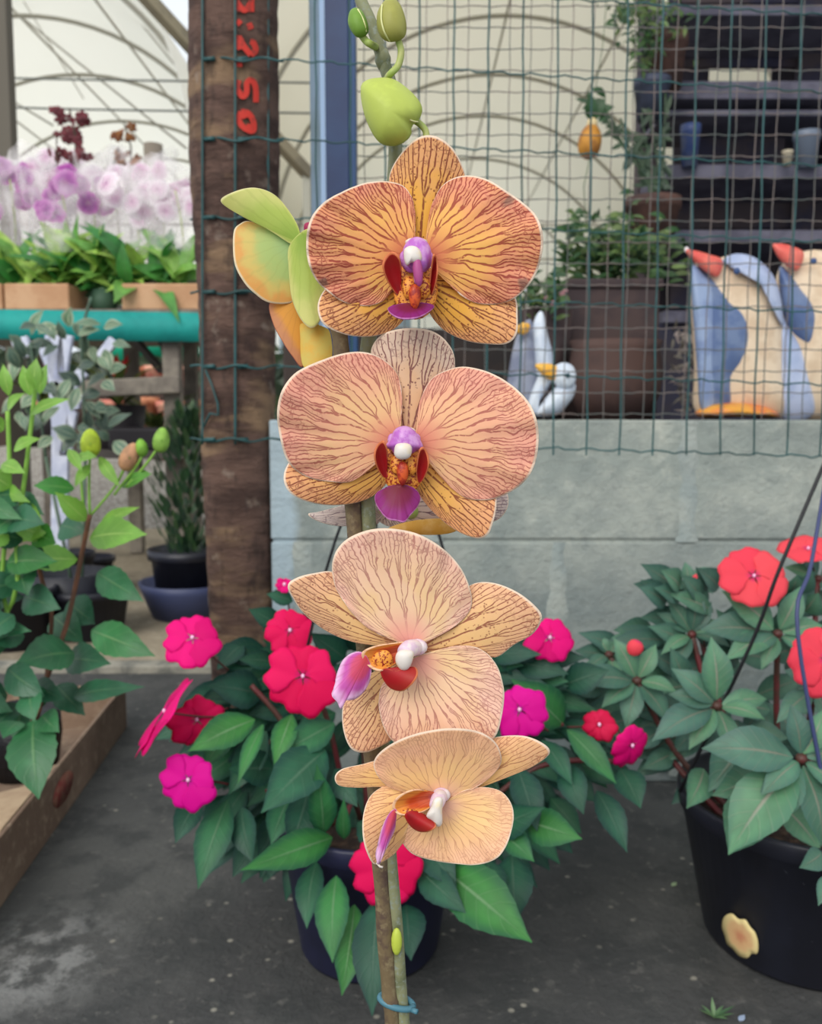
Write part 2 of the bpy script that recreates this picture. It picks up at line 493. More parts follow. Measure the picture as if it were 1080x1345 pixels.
# bright green node seen low on the stalk
mb = MB(); c = W(519, 1232, YS + 0.002)
mb.blob(c + Vector((0.0008,-0.0028,0)), (0.0026,0.0022,0.0068), n=12)
mb.build('stalk_node', mat('node_green', (176,190,70), 0.5), plant, label='bright yellow-green node low on the stalk')

def pedicel(parent, a, b, bend=(0, 0), r=0.0016, Ya=YS, Yb=0.378):
    m = ((a[0]+b[0])/2 + bend[0], (a[1]+b[1])/2 + bend[1])
    pts = curve3(wpts([a, m, b], [Ya, (Ya+Yb)/2 + 0.002, Yb]), 8)
    mb = MB(); mb.tube(pts, [r * (1 + 0.35 * abs(2*i/len(pts) - 1)) for i in range(len(pts))], 10)
    return mb
def flower(center, stem_pt, Y, label=None):
    mb = pedicel(plant, stem_pt, center, Yb=Y + 0.004)
    mb.blob(W(center[0], center[1], Y + 0.003), (0.0035, 0.003, 0.0035), n=12)
    return mb.build('orchid_flower', GM['green'], plant, origin=W(center[0], center[1], Y), label=label)
def ell(cx, cy, rx, ry, ang=0, n=14, squash=0.0):
    a = math.radians(ang); o = []
    for k in range(n):
        t = 2 * math.pi * k / n
        x = rx * math.cos(t) * (1 - squash * math.sin(t)); y = ry * math.sin(t)
        o.append((cx + x*math.cos(a) - y*math.sin(a), cy + x*math.sin(a) + y*math.cos(a)))
    return o

# ---- flower 1 (top, facing forward)
Y = 0.370
f = flower((548, 345), (505, 350), Y, 'topmost open flower, deep orange with maroon veins, facing forward')
petal('sepal', [(542,335),(527,300),(514,262),(512,232),(524,206),(546,183),(568,178),(590,190),(605,213),(611,240),(596,280),(570,322),(556,337)], (549,338), Y+0.003, PM['f1s'], f, lean=-0.004, cup=0.004, ep=0.6, seed=1)
petal('sepal', [(535,372),(505,360),(465,362),(432,376),(418,398),(421,420),(436,433),(462,441),(492,441),(520,430),(540,405),(545,380)], (541,372), Y+0.003, PM['f1s'], f, lean=-0.006, cup=0.005, ep=0.6, seed=2)
petal('sepal', [(560,372),(562,405),(582,432),(612,447),(644,452),(667,451),(679,438),(680,415),(677,392),(655,372),(610,358),(575,360)], (560,372), Y+0.003, PM['f1s'], f, lean=-0.006, cup=0.005, ep=0.6, seed=3)
petal('petal', [(544,338),(545,305),(544,272),(534,248),(512,239),(482,240),(454,250),(428,264),(410,284),(403,310),(404,340),(414,366),(432,384),(452,397),(478,402),(500,397),(515,382),(527,360),(538,346)], (543,339), Y-0.001, PM['f1p'], f, lean=-0.012, cup=0.004, wave=0.0010, seed=4)
petal('petal', [(557,338),(562,310),(565,280),(575,253),(592,236),(615,231),(640,236),(664,250),(688,267),(705,284),(713,308),(712,334),(704,360),(690,380),(672,394),(645,400),(620,396),(600,382),(585,362),(570,346)], (558,339), Y-0.001, PM['f1p'], f, lean=-0.012, cup=0.004, wave=0.0010, seed=5)
# brown damage marks on the margin
mb = MB()
def lip_front(f, Y, cx, cy, lobeL, lobeR, mid, midb, midY, throat_pts, hoodpx):
    mb = MB()
    tp = [W(cx-9, cy-6, Y-0.004), W(cx-3, cy-16, Y-0.007), W(cx+6, cy-15, Y-0.007), W(cx+12, cy-5, Y-0.004)]
    # column: short hooded beak
    R = Matrix.Rotation(math.radians(65), 3, 'X')
    mb = thick(hoodpx, Y-0.0078, 0.0105, 44, 9, mb)
    mb.blob(W(cx-11, cy+6, Y-0.007), (0.0030, 0.0028, 0.0048), Matrix.Rotation(math.radians(-28), 3, 'Y'), 12)
    mb.blob(W(cx+11, cy+6, Y-0.007), (0.0030, 0.0028, 0.0048), Matrix.Rotation(math.radians(28), 3, 'Y'), 12)
    c_ = mb.build('column', GM['viol'], f)
    # side lobes stand up either side, tips toward the viewer
    for nm, o, b in (('L', lobeL[0], lobeL[1]), ('R', lobeR[0], lobeR[1])):
        petal('lip_side_lobe', o, b, Y-0.004, GM['lobe'], f, lean=-0.008, cup=-0.0035, n=60, rings=12)
    # callus and throat
    mb = MB()
    for dx in (-9, 9):
        mb.blob(W(cx+dx, throat_pts, Y-0.006), (0.0032, 0.003, 0.0048), None, 12)
    mb.blob(W(cx-1, throat_pts+3, Y-0.0025), (0.0092, 0.003, 0.0120), None, 18)
    mb.build('lip_callus', GM['callus'], f)
    mb = MB()
    mb.blob(W(cx-2, throat_pts+12, Y-0.0095), (0.0026, 0.0026, 0.0052), None, 12, lambda u: 1.25 - 0.6*u)
    mb.build('lip_tongue', GM['orange'], f)
    petal('lip_midlobe', mid, midb, Y-0.008, GM['mid'], f, lean=midY, cup=0.004, wave=0.0004, n=60, rings=12)
lip_front(f, Y, 547, 338,
  ([(520,385),(508,366),(503,348),(508,336),(516,331),(524,338),(527,352),(526,368),(528,384)], (525,386)),
  ([(563,384),(565,368),(567,350),(570,334),(574,340),(575,356),(572,374),(567,388)], (565,388)),
  [(536,399),(522,400),(510,405),(513,412),(524,418),(538,419),(553,416),(566,408),(570,402),(556,398)], (540,399), -0.010, 378,
  [(530,326),(536,316),(546,311),(557,314),(565,324),(567,338),(563,350),(556,358),(553,372),(545,373),(542,356),(533,348),(529,337)])
mb = MB()
mb = thick([(531,328),(538,323),(547,324),(553,331),(554,341),(547,346),(540,345),(535,349),(531,341)], Y-0.0125, 0.0055, 36, 7, mb)
mb.blob(W(547, 318, Y-0.007), (0.0046, 0.002, 0.0018), None, 14)
mb.build('anther_cap', GM['white'], f)
mb = MB(); mb.blob(W(549, 356, Y-0.013), (0.0020, 0.0022, 0.0062), Matrix.Rotation(math.radians(-6), 3, 'Y'), 12)
mb.build('lip_claw', mat('claw_mauve', (168,72,130), 0.5), f)

# ---- flower 2
Y = 0.374
f = flower((530, 590), (487, 590), Y, 'second open flower from the top, pinkish orange, facing forward')
petal('sepal', [(522,570),(508,530),(492,490),(488,460),(500,441),(520,433),(545,431),(568,435),(586,448),(597,470),(594,505),(576,540),(556,565),(540,574)], (536,572), Y+0.003, PM['f2d'], f, lean=-0.003, cup=0.004, ep=0.6, seed=11)
petal('sepal', [(512,598),(480,592),(430,592),(390,600),(376,614),(373,632),(382,648),(402,658),(430,663),(462,661),(488,652),(508,634),(516,612)], (512,606), Y+0.003, PM['f2s'], f, lean=-0.006, cup=0.005, ep=0.6, seed=12)
petal('sepal', [(545,600),(590,600),(630,615),(650,640),(652,665),(648,685),(641,702),(628,707),(606,700),(582,684),(560,662),(545,638),(540,615)], (545,606), Y+0.003, PM['f2s'], f, lean=-0.006, cup=0.005, ep=0.6, seed=13)
petal('petal', [(523,580),(526,550),(528,520),(522,492),(506,474),(482,463),(452,464),(418,475),(388,490),(370,514),(364,545),(369,580),(376,602),(388,617),(408,628),(438,633),(462,632),(482,618),(498,600),(512,588)], (523,582), Y-0.001, PM['f2p'], f, lean=-0.012, cup=0.004, wave=0.0010, seed=14)
petal('petal', [(545,580),(549,555),(553,525),(565,500),(585,487),(612,482),(645,490),(675,508),(697,532),(707,562),(706,595),(697,622),(680,640),(660,651),(638,657),(610,653),(588,635),(572,612),(556,592)], (546,582), Y-0.001, PM['f2p'], f, lean=-0.012, cup=0.004, wave=0.0010, seed=15)
lip_front(f, Y, 531, 577,
  ([(503,626),(495,612),(492,598),(495,586),(503,579),(508,588),(509,602),(507,614),(510,626)], (507,627)),
  ([(549,632),(547,618),(549,602),(552,590),(557,588),(562,598),(563,612),(558,626),(553,633)], (551,633)),
  [(524,637),(508,640),(495,648),(493,658),(500,672),(510,682),(521,684),(531,686),(538,678),(548,666),(552,654),(545,642),(532,637)], (524,637), -0.006, 610,
  [(512,577),(518,565),(526,560),(536,560),(545,566),(552,577),(556,588),(546,592),(540,596),(520,597),(514,591),(506,587)])
mb = MB()
mb = thick([(519,586),(524,582),(535,582),(541,587),(540,598),(534,603),(524,603),(518,597)], Y-0.0125, 0.0055, 36, 7, mb)
mb.blob(W(533, 566, Y-0.007), (0.0042, 0.002, 0.0018), None, 14)
mb.build('anther_cap', GM['white'], f)

# ---- flower behind number 2 (seen from behind, hanging below it)
Y = 0.398
f = flower((540, 672), (487, 640), Y, 'small pale flower facing away behind the second flower')
petal('sepal', [(498,686),(470,690),(440,690),(415,683),(405,675),(420,672),(450,664),(480,655),(505,655)], (505,672), Y, PM['bk'], f, lean=0.004, cup=0.003, ep=0.7, seed=21)
petal('petal', [(500,650),(560,650),(600,662),(612,680),(596,696),(560,699),(520,694),(495,680)], (505,668), Y+0.002, PM['bk'], f, lean=0.004, cup=0.003, seed=22)
petal('petal', [(600,650),(640,640),(662,644),(668,656),(664,672),(650,684),(625,686),(600,675)], (598,664), Y+0.002, PM['bk'], f, lean=0.004, cup=0.003, seed=23)
petal('sepal', [(510,694),(545,684),(590,682),(605,692),(590,700),(560,702),(530,699)], (512,694), Y-0.004, mat('sepal_back_yellow', (236,186,84), 0.6, var=(150.0,(244,204,120),0.4,0.6), trans=0.3), f, lean=0.0, cup=0.002, seed=24)

# ---- flower 3 (turned to the left)
Y = 0.366
f = flower((540, 855), (495, 860), Y, 'third open flower from the top, pale salmon, turned to the left')
petal('sepal', [(515,842),(485,846),(455,840),(425,826),(400,806),(386,787),(378,769),(390,759),(412,753),(440,752),(480,775),(510,810),(522,835)], (520,842), Y+0.003, PM['f3s'], f, lean=-0.004, cup=0.004, ep=0.6, seed=31)
petal('sepal', [(556,848),(575,815),(600,785),(622,767),(650,766),(680,778),(704,797),(712,812),(700,832),(676,846),(650,863),(620,852),(585,858)], (553,852), Y+0.003, PM['f3s'], f, lean=-0.003, cup=0.004, ep=0.6, seed=32)
petal('sepal', [(524,870),(500,880),(470,897),(453,920),(450,948),(455,972),(464,985),(480,988),(500,980),(520,965),(530,930),(535,890)], (530,872), Y+0.004, PM['f3s'], f, lean=-0.002, cup=0.004, ep=0.6, seed=33)
petal('petal', [(533,846),(510,838),(480,822),(455,795),(440,768),(437,738),(448,715),(472,700),(505,694),(545,700),(580,719),(604,744),(617,772),(619,797),(603,818),(578,834),(552,845)], (538,847), Y-0.001, PM['f3p'], f, lean=-0.006, cup=0.004, wave=0.0009, seed=34)
petal('petal', [(547,862),(575,855),(605,848),(632,853),(652,873),(662,905),(660,935),(652,965),(630,985),(590,988),(545,985),(515,972),(501,945),(498,915),(505,895),(525,880)], (545,864), Y-0.001, PM['f3p'], f, lean=-0.003, cup=0.003, wave=0.0008, seed=35)
def lip_side(f, Y, mid, midb, pouch, hood, lobe, lobeb, colpx, colr, tip):
    petal('lip_midlobe', mid, midb, Y-0.012, GM['mid3'], f, lean=-0.004, cup=0.004, wave=0.0004, n=60, rings=12)
    petal('lip_throat', hood, colpx[0], Y-0.006, GM['hood'], f, lean=-0.006, cup=-0.004, crease=0.002, n=60, rings=12)
    thick(pouch, Y-0.0105, 0.0035, 36, 6).build('lip_callus', GM['callus'], f)
    petal('lip_side_lobe', lobe, lobeb, Y-0.013, GM['lobe'], f, lean=-0.003, cup=0.004, n=60, rings=12)
    mb = MB()
    pts = curve3(wpts(colpx, [Y-0.003, Y-0.008, Y-0.012]), 8); k = len(pts)
    mb.tube(pts, [colr * (1.0 + 0.25*math.sin(math.pi*i/(k-1))) for i in range(k)], 14)
    mb.blob(pts[0], (colr*1.5, colr, colr*1.2), None, 14)
    mb.build('column', mat('column_pale_violet', (234,206,226), 0.45, var=(180.0,(246,232,232),0.45,0.6), trans=0.2), f)
    thick(tip, Y-0.013, 0.0055, 30, 6).build('anther_cap', GM['white'], f)
lip_side(f, Y,
  [(478,858),(465,857),(452,866),(444,882),(439,903),(436,914),(443,922),(448,932),(452,921),(466,918),(478,908),(486,892),(487,874)], (482,864),
  [(496,856),(508,854),(516,864),(514,876),(504,880),(492,876),(488,866)],
  [(548,848),(536,843),(515,845),(492,849),(476,857),(478,868),(488,878),(502,881),(518,872),(534,862)],
  [(500,882),(506,896),(516,905),(530,907),(542,898),(549,886),(546,877),(536,877),(520,882),(508,878)], (502,880),
  [(548,850),(538,852),(530,858)], 0.0030,
  [(521,858),(530,853),(543,856),(542,868),(536,879),(527,880),(520,870)])

# ---- flower 4 (lowest)
Y = 0.360
f = flower((572, 1045), (505, 1030), Y, 'lowest open flower, apricot with faint veins, turned to the left')
petal('sepal', [(520,1034),(495,1033),(468,1034),(445,1031),(440,1020),(450,1010),(475,1004),(500,999),(520,1010)], (524,1026), Y+0.004, PM['f4s'], f, lean=-0.002, cup=0.002, ep=0.7, seed=41, ax=(-1,-0.1))
petal('sepal', [(585,1045),(610,1010),(640,975),(660,967),(690,967),(714,977),(722,989),(702,1005),(672,1018),(640,1030),(610,1040)], (585,1045), Y+0.003, PM['f4s'], f, lean=-0.002, cup=0.003, ep=0.65, seed=42)
petal('sepal', [(560,1040),(530,1031),(505,1033),(486,1047),(477,1072),(477,1100),(483,1122),(492,1135),(507,1129),(522,1116),(533,1090),(548,1060)], (560,1044), Y+0.001, PM['f4s'], f, lean=-0.008, cup=0.005, ep=0.6, seed=43)
petal('petal', [(575,1052),(545,1043),(513,1034),(496,1018),(491,1001),(502,986),(525,972),(555,962),(590,957),(625,960),(648,972),(658,990),(655,1008),(632,1030),(600,1046)], (580,1052), Y-0.001, PM['f4p'], f, lean=-0.010, cup=0.003, wave=0.0006, seed=44)
petal('petal', [(583,1055),(605,1040),(632,1034),(655,1038),(670,1052),(675,1072),(671,1095),(663,1115),(650,1129),(625,1136),(595,1134),(565,1129),(542,1121),(529,1106),(527,1088),(540,1070),(560,1060)], (580,1058), Y-0.002, PM['f4p'], f, lean=-0.010, cup=0.004, wave=0.0007, seed=45)
lip_side(f, Y,
  [(520,1062),(511,1070),(503,1086),(497,1108),(494,1124),(497,1136),(503,1124),(510,1108),(518,1090),(520,1074)], (519,1064),
  [(524,1066),(534,1062),(546,1064),(552,1070),(540,1076),(528,1072)],
  [(582,1046),(568,1041),(548,1037),(530,1042),(518,1052),(516,1062),(524,1070),(538,1070),(556,1066),(572,1056)],
  [(532,1072),(540,1085),(552,1092),(566,1091),(573,1084),(562,1073),(548,1066),(536,1066)], (536,1070),
  [(580,1044),(576,1050),(572,1060)], 0.0026,
  [(571,1048),(581,1048),(581,1066),(581,1082),(575,1086),(568,1078),(560,1072),(566,1060)])
mb = MB(); mb.tube(wpts([(495,1133),(499,1138),(503,1139)], 0.349), 0.0005, 6)
mb.build('lip_tendril', GM['white'], f)

# ---- back-facing flower on the left
Y = 0.392
bp = grad_mat('petal_back_green', [(0.0,(178,206,130)),(0.5,(206,218,128)),(0.9,(226,208,132)),(0.985,(244,232,200))], veins=0.10, vein_col=(150,170,80), trans=0.35, nz=0.3)
bg = grad_mat('petal_back_lime', [(0.0,(160,190,80)),(0.5,(190,208,104)),(0.95,(222,222,140)),(1.0,(240,230,180))], veins=0.12, vein_col=(140,160,60), trans=0.35, nz=0.3)
bo = grad_mat('petal_back_amber', [(0.0,(222,160,60)),(0.6,(232,166,66)),(0.9,(214,150,104)),(1.0,(180,100,90))], veins=0.08, trans=0.35, nz=0.3)
bpo = grad_mat('petal_back_green_amber', [(0.0,(176,206,140)),(0.45,(190,210,130)),(0.75,(228,206,120)),(0.93,(236,180,100)),(0.985,(244,232,200))], veins=0.10, vein_col=(160,170,90), trans=0.35, nz=0.35)
f = flower((400, 320), (505, 300), Y+0.004, 'yellow-green flower turned away at the left beside the topmost bloom')
petal('sepal', [(290,263),(310,251),(335,247),(360,256),(380,278),(393,302),(391,318),(382,320),(360,306),(333,290),(308,278)], (393,316), Y, bg, f, lean=-0.004, cup=0.003, ep=0.7, seed=51)
petal('petal', [(307,306),(316,294),(328,291),(350,300),(378,316),(386,335),(384,365),(388,392),(376,399),(352,397),(334,385),(320,370),(308,345)], (384,320), Y+0.003, bpo, f, lean=-0.002, cup=0.003, ep=0.8, seed=52)
petal('sepal', [(396,305),(408,303),(414,330),(424,360),(428,390),(422,418),(410,431),(396,420),(384,392),(380,355),(380,325)], (398,308), Y-0.002, bg, f, lean=-0.003, cup=0.004, ep=0.6, seed=53)
petal('petal', [(355,398),(380,392),(402,410),(406,445),(398,482),(384,468),(372,450),(359,425)], (392,398), Y+0.005, bo, f, lean=-0.002, cup=0.003, seed=54)
petal('sepal', [(396,425),(415,432),(432,434),(436,470),(424,484),(402,484),(396,470),(395,445)], (412,425), Y+0.002, mat('petal_back_pale_yellow', (226,206,110), 0.6, var=(120.0,(236,196,90),0.4,0.65), trans=0.35), f, lean=-0.002, cup=0.003, seed=55)
mb = thick([(400,294),(408,292),(413,299),(408,306),(400,304)], Y+0.004, 0.004, 24, 5)
mb.build('lip', mat('lip_back_crimson', (150,20,70), 0.5), f, label='crimson lip seen from behind')

# ---- buds
def budmat(name, a, b): return grad_mat(name, [(0.0, a), (0.55, a), (1.0, b)], veins=0.18, vein_col=tuple(int(v * 0.8) for v in a), trans=0.15, nz=0.5)
def bud(outline, Y, depth, m, stem, rs, label, seams):
    o = thick(outline, Y, depth, 48, 9)
    ob = o.build('flower_bud', m, plant, label=label)
    mb = MB(); mb.tube(curve3(wpts(stem, [Y + 0.001] * (len(stem) - 1) + [YS + 0.003]), 8), rs, 10)
    mb.build('pedicel', GM['green'], ob)
    # sepal seams run down the bud as raised ridges
    mb = MB()
    for s_ in seams:
        n_ = len(s_)
        mb.tube(curve3([W(px, py, Y - depth * 0.5 * k) for px, py, k in s_], 6), 0.00035, 6)
    mb.build('seam', mat(ob.name + '_seam', (214,214,150) , 0.5), ob)
    return ob
bud([(474,114),(482,105),(497,102),(515,103),(533,114),(549,130),(555,144),(550,158),(541,166),(540,178),(528,189),(512,192),(497,186),(484,165),(476,140)], 0.374, 0.024,
    budmat('bud_yellow_green', (190,204,96), (176,178,52)), [(541,156),(553,164),(560,176),(556,200),(530,225)], 0.0014, 'largest bud, fat and yellow-green, just above the topmost flower',
    [[(530,148,0.72),(540,158,0.6),(549,160,0.3)]])
bud([(504,2),(514,-4),(524,3),(531,18),(534,34),(532,48),(522,54),(510,55),(500,48),(495,34),(496,16)], 0.374, 0.012,
    budmat('bud_olive', (166,164,84), (150,176,66)), [(523,52),(527,68),(523,86),(512,98),(508,104)], 0.0014, 'middle bud, olive and brownish, upright at the top right of the stalk',
    [[(502,6,0.5),(501,25,0.85),(505,42,0.85),(512,54,0.3)]])
bud([(460,14),(468,10),(477,16),(483,30),(484,42),(478,48),(469,49),(461,40),(457,28)], 0.376, 0.009,
    budmat('bud_small_green', (120,158,60), (150,184,80)), [(475,46),(481,54),(487,58),(494,62)], 0.0015, 'smallest green bud, left of the stalk',
    [[(470,12,0.5),(478,28,0.75),(481,42,0.5)]])
# pot and strap leaves below the frame
mb = MB()
mb.lathe((0, 0.40, 0), [(0.0,0.0),(0.046,0.0),(0.060,0.118),(0.064,0.118),(0.064,0.130),(0.058,0.130),(0.056,0.112),(0.0,0.112)], 40)
mb.build('pot', mat('orchid_pot_black', (30,31,36), 0.45), plant)
mb = MB()
for i in range(60):
    a = rnd.random() * 6.28; r = 0.05 * rnd.random() ** 0.5
    mb.blob((r*math.cos(a), 0.40 + r*math.sin(a), 0.113 + 0.004*rnd.random()), (0.006, 0.004, 0.004), Matrix.Rotation(rnd.random()*3, 3, 'Z'), 6)
mb.build('bark', mat('orchid_bark', (92,66,46), 0.9), plant, kind='stuff')
lf = leafmat('orchid_leaf', (52,92,44), (80,120,60), rough=0.35, trans=0.1, side=0.01)
mb = MB()
for a, L, z in ((2.6,0.17,0.13),(-0.5,0.18,0.13),(0.4,0.14,0.12),(3.7,0.15,0.125)):
    b = Vector((0.004*math.cos(a), 0.40 + 0.004*math.sin(a), 0.112))
    mb.leaf(b, b + Vector((L*math.cos(a), L*math.sin(a)*0.8, -0.02)), 0.06, (0,0,1), droop=0.20, fold=0.25, peak=0.55, na=12)
mb.build('leaves', lf, plant, solid=0.0015)
# stake and tie
mb = MB()
pts = wpts([(444,425),(448,455),(456,560),(464,670),(474,800),(488,980),(497,1100),(504,1200),(511,1300),(515,1345)], YS + 0.002)
pts = curve3(pts + [Vector((-0.009, 0.391, 0.20)), Vector((-0.0085, 0.396, 0.115))], 6)
mb.tube(pts, [0.0038 + 0.0003 * math.sin(i * 0.9) for i in range(len(pts))], 12)
mb.build('support_stake', mat('stake_brown', (108,92,66), 0.7, var=[(70.0,(78,60,52),0.45,0.65),(240.0,(128,114,84),0.5,0.7)], bump=(200.0, 0.0004)), label='brown cane stake standing close left of the orchid stalk', cat='plant stake')
mb = MB()
loop = []
c0 = W(521, 1313, YS + 0.003)
for k in range(25):
    a = 2 * math.pi * k / 24
    loop.append(c0 + Vector((0.0079 * math.cos(a), 0.0046 * math.sin(a) , -0.0022 * math.cos(a) - 0.0010)))
mb.tube(loop, 0.0015, 8)
mb.tube([c0 + Vector((0.0070,-0.003,-0.003)), c0 + Vector((0.0098,-0.005,-0.0026))], 0.0012, 8)
tie = mb.build('plant_tie', mat('tie_blue', (72,118,134), 0.45), label='blue-grey tie clipped round the orchid stalk and its stake', cat='plant tie')
# ------------------------------------------------------------------ setting
def zat(py, Y): return W(540, py, Y).z
KYF = 1.93
# --- floor slab: dark worn concrete
m = bpy.data.materials.new('concrete_floor'); t = NT(m); oc = t.objco()
c = t.mix(t.ss(t.noise(oc, 3.0, 5.0, 0.6), 0.35, 0.7), S((62,62,62)), S((84,84,82)))
c = t.mix(t.ss(t.noise(oc, 14.0, 5.0, 0.65), 0.45, 0.62, 0, 0.7), c, S((52,54,54)))
c = t.mix(t.ss(t.noise(oc, 60.0, 4.0, 0.7), 0.55, 0.75, 0, 0.8), c, S((104,102,98)))
vv = t.n('ShaderNodeTexVoronoi', feature='F1'); t.put(vv.inputs['Vector'], oc); vv.inputs['Scale'].default_value = 38.0
sp_ = t.m('MULTIPLY', t.ss(vv.outputs[0], 0.06, 0.17, 1.0, 0.0), t.ss(t.noise(oc, 9.0, 2.0), 0.42, 0.58))
c = t.mix(sp_, c, S((150,146,134)))
mp = t.n('ShaderNodeMapping'); t.put(mp.inputs[0], oc)
gp = G(38, 1262) - Vector((0, (KYF - 1.5) / 2, -0.08)); mp.inputs['Location'].default_value = (-gp.x, -gp.y, -gp.z)
ln = t.n('ShaderNodeVectorMath', operation='LENGTH'); t.put(ln.inputs[0], mp.outputs[0])
pt = t.m('MULTIPLY', t.ss(ln.outputs[1], 0.02, 0.13, 1.0, 0.0), t.ss(t.noise(oc, 24.0, 5.0, 0.7), 0.42, 0.6))
c = t.mix(t.m('MULTIPLY', pt, 0.8), c, S((140,140,138)))
t.put(t.bs.inputs['Base Color'], c); t.bs.inputs['Roughness'].default_value = 0.8
t.bump(t.noise(oc, 70.0, 6.0, 0.7), 0.004)
MF = m
mb = MB()
KY = 1.93
mb.box((-3.0, -1.5, -0.08), (3.0, KY, 0.0))
mb.build('floor', MF, smooth=False, kind='structure')
ms = mat('sandy_ground', (150,138,118), 0.9, var=[(2.5,(124,114,98),0.4,0.65),(30.0,(168,156,136),0.5,0.7)], bump=(60.0, 0.006))
mb = MB(); mb.box((-9, KY + 0.05, -0.08), (9, 16.0, -0.004)); mb.build('ground', ms, smooth=False, kind='structure')
mk = mat('kerb_concrete', (150,146,134), 0.85, var=(20.0,(104,104,98),0.4,0.65), bump=(80.0, 0.003))
mb = MB(); mb.box((-3.0, KY, -0.06), (-0.10, KY + 0.05, 0.018))
mb.build('trim_1', mk, smooth=False, kind='structure', bevel=0.004)
# gravel heap beyond the sandy path
mg = mat('gravel', (176,170,162), 0.9, var=[(60.0,(128,120,112),0.4,0.6),(160.0,(206,202,196),0.5,0.65)], bump=(90.0, 0.02))
mb = MB(); nx, ny = 60, 30; vs = []; fs = []
for j in range(ny + 1):
    for i in range(nx + 1):
        x = -4.2 + 3.5 * i / nx; y = 4.6 + 1.6 * j / ny
        u = i / nx; v = j / ny
        h = 0.42 * (math.sin(math.pi * min(1, u * 1.05)) ** 0.5) * math.sin(math.pi * v) ** 0.8 if 0 < u < 0.95 else 0
        h += 0.03 * mnoise.noise(Vector((x * 9, y * 9, 0))) if h > 0.03 else 0
        vs.append((x, y, h - 0.02)); uvs = None
for j in range(ny):
    for i in range(nx):
        a = j * (nx + 1) + i; fs.append((a, a + 1, a + nx + 2, a + nx + 1))
mb.add(vs, fs)
mb.build('gravel_heap', mg, label='heap of pale grey gravel on the ground behind the bench', cat='gravel', kind='stuff')

# --- block wall
mw = bpy.data.materials.new('block_wall'); t = NT(mw); oc = t.objco()
c = t.mix(t.ss(t.noise(oc, 5.0, 4.0, 0.6), 0.35, 0.65), S((176,180,170)), S((146,154,148)))
c = t.mix(t.ss(t.noise(oc, 22.0, 5.0, 0.7), 0.5, 0.7, 0, 0.6), c, S((192,194,182)))
sx = t.n('ShaderNodeSeparateXYZ'); t.put(sx.inputs[0], oc)
low_shade = t.m('ADD', sx.outputs[2], t.m('MULTIPLY', t.noise(oc, 6.0, 3.0), 0.16))
c = t.mix(t.ss(t.noise(oc, 9.0, 6.0, 0.75), 0.42, 0.62, 0, 0.45), c, S((118,126,124)))
c = t.mix(t.ss(low_shade, 0.30, 0.62, 0.6, 0.0), c, S((104,118,122)))  # bluish shade low on the wall, painted into its colour
# whitewash smear near the left end
wp = t.m('ADD', sx.outputs[0], t.m('MULTIPLY', t.noise(oc, 14.0, 4.0), 0.06))
c = t.mix(t.m('MULTIPLY', t.ss(wp, -0.165, -0.14, 0.85, 0.0), 1.0), c, S((168,186,196)))
t.put(t.bs.inputs['Base Color'], c); t.bs.inputs['Roughness'].default_value = 0.9
t.bump(t.noise(oc, 45.0, 6.0, 0.7), 0.006)
WY = 1.33; WT = 0.57; CH = 0.186; BL = 0.392
mb = MB()
mb.box((-0.212, WY + 0.004, 0.0), (2.6, WY + 0.19, WT - 0.001))
xj = 0.2265
for k in range(3):
    z1 = WT - k * CH; z0 = z1 - CH + 0.004
    off = xj + (BL / 2 if k % 2 == 0 else 0)
    x = off - 3 * BL
    while x < 2.6:
        a, b_ = max(x + 0.002, -0.215), min(x + BL - 0.002, 2.6)
        if b_ - a > 0.02:
            mb.box((a, WY + 0.0015 * math.sin(x * 9 + k), max(0.0, z0)), (b_, WY + 0.192, z1))
        x += BL
mb.build('wall_back', mw, smooth=False, origin=(0, WY, 0), kind='structure', bevel=0.003)
# raked mortar joints: smeared flush with rough cement
mm = mat('mortar', (142,152,150), 0.95, var=(14.0,(160,166,160),0.35,0.65), bump=(90.0, 0.004))
mb = MB()
for k in range(3):
    off = xj + (BL / 2 if k % 2 == 0 else 0)
    x = off - 3 * BL
    while x < 2.6:
        if x > -0.2:
            z1 = WT - k * CH; vs = []; n_ = 12
            for j in range(n_ + 1):
                zz = max(0.0, z1 - CH * j / n_)
                wd = 0.015 + 0.010 * mnoise.noise(Vector((x * 7, zz * 30, 2)))
                for q, dy in ((-1, 0.001), (-0.5, -0.003), (0.5, -0.003), (1, 0.001)):
                    vs.append((x + q * wd + 0.004 * mnoise.noise(Vector((x, zz * 40, 5))), WY + dy, zz))
            fs = [(j*4+i, j*4+i+1, (j+1)*4+i+1, (j+1)*4+i) for j in range(n_) for i in range(3)]
            mb.add(vs, [f[::-1] for f in fs])
        x += BL
mb.build('trim_2', mm, kind='structure')
mb = MB(); mb.box((-0.115, WY - 0.0004, zat(749, WY)), (-0.08, WY + 0.002, zat(743, WY)))
o = mb.build('paint_mark', mat('brick_red_paint', (130,70,66), 0.8), smooth=False, label='short dull red paint dash on the block wall beside the orchid', cat='paint mark')

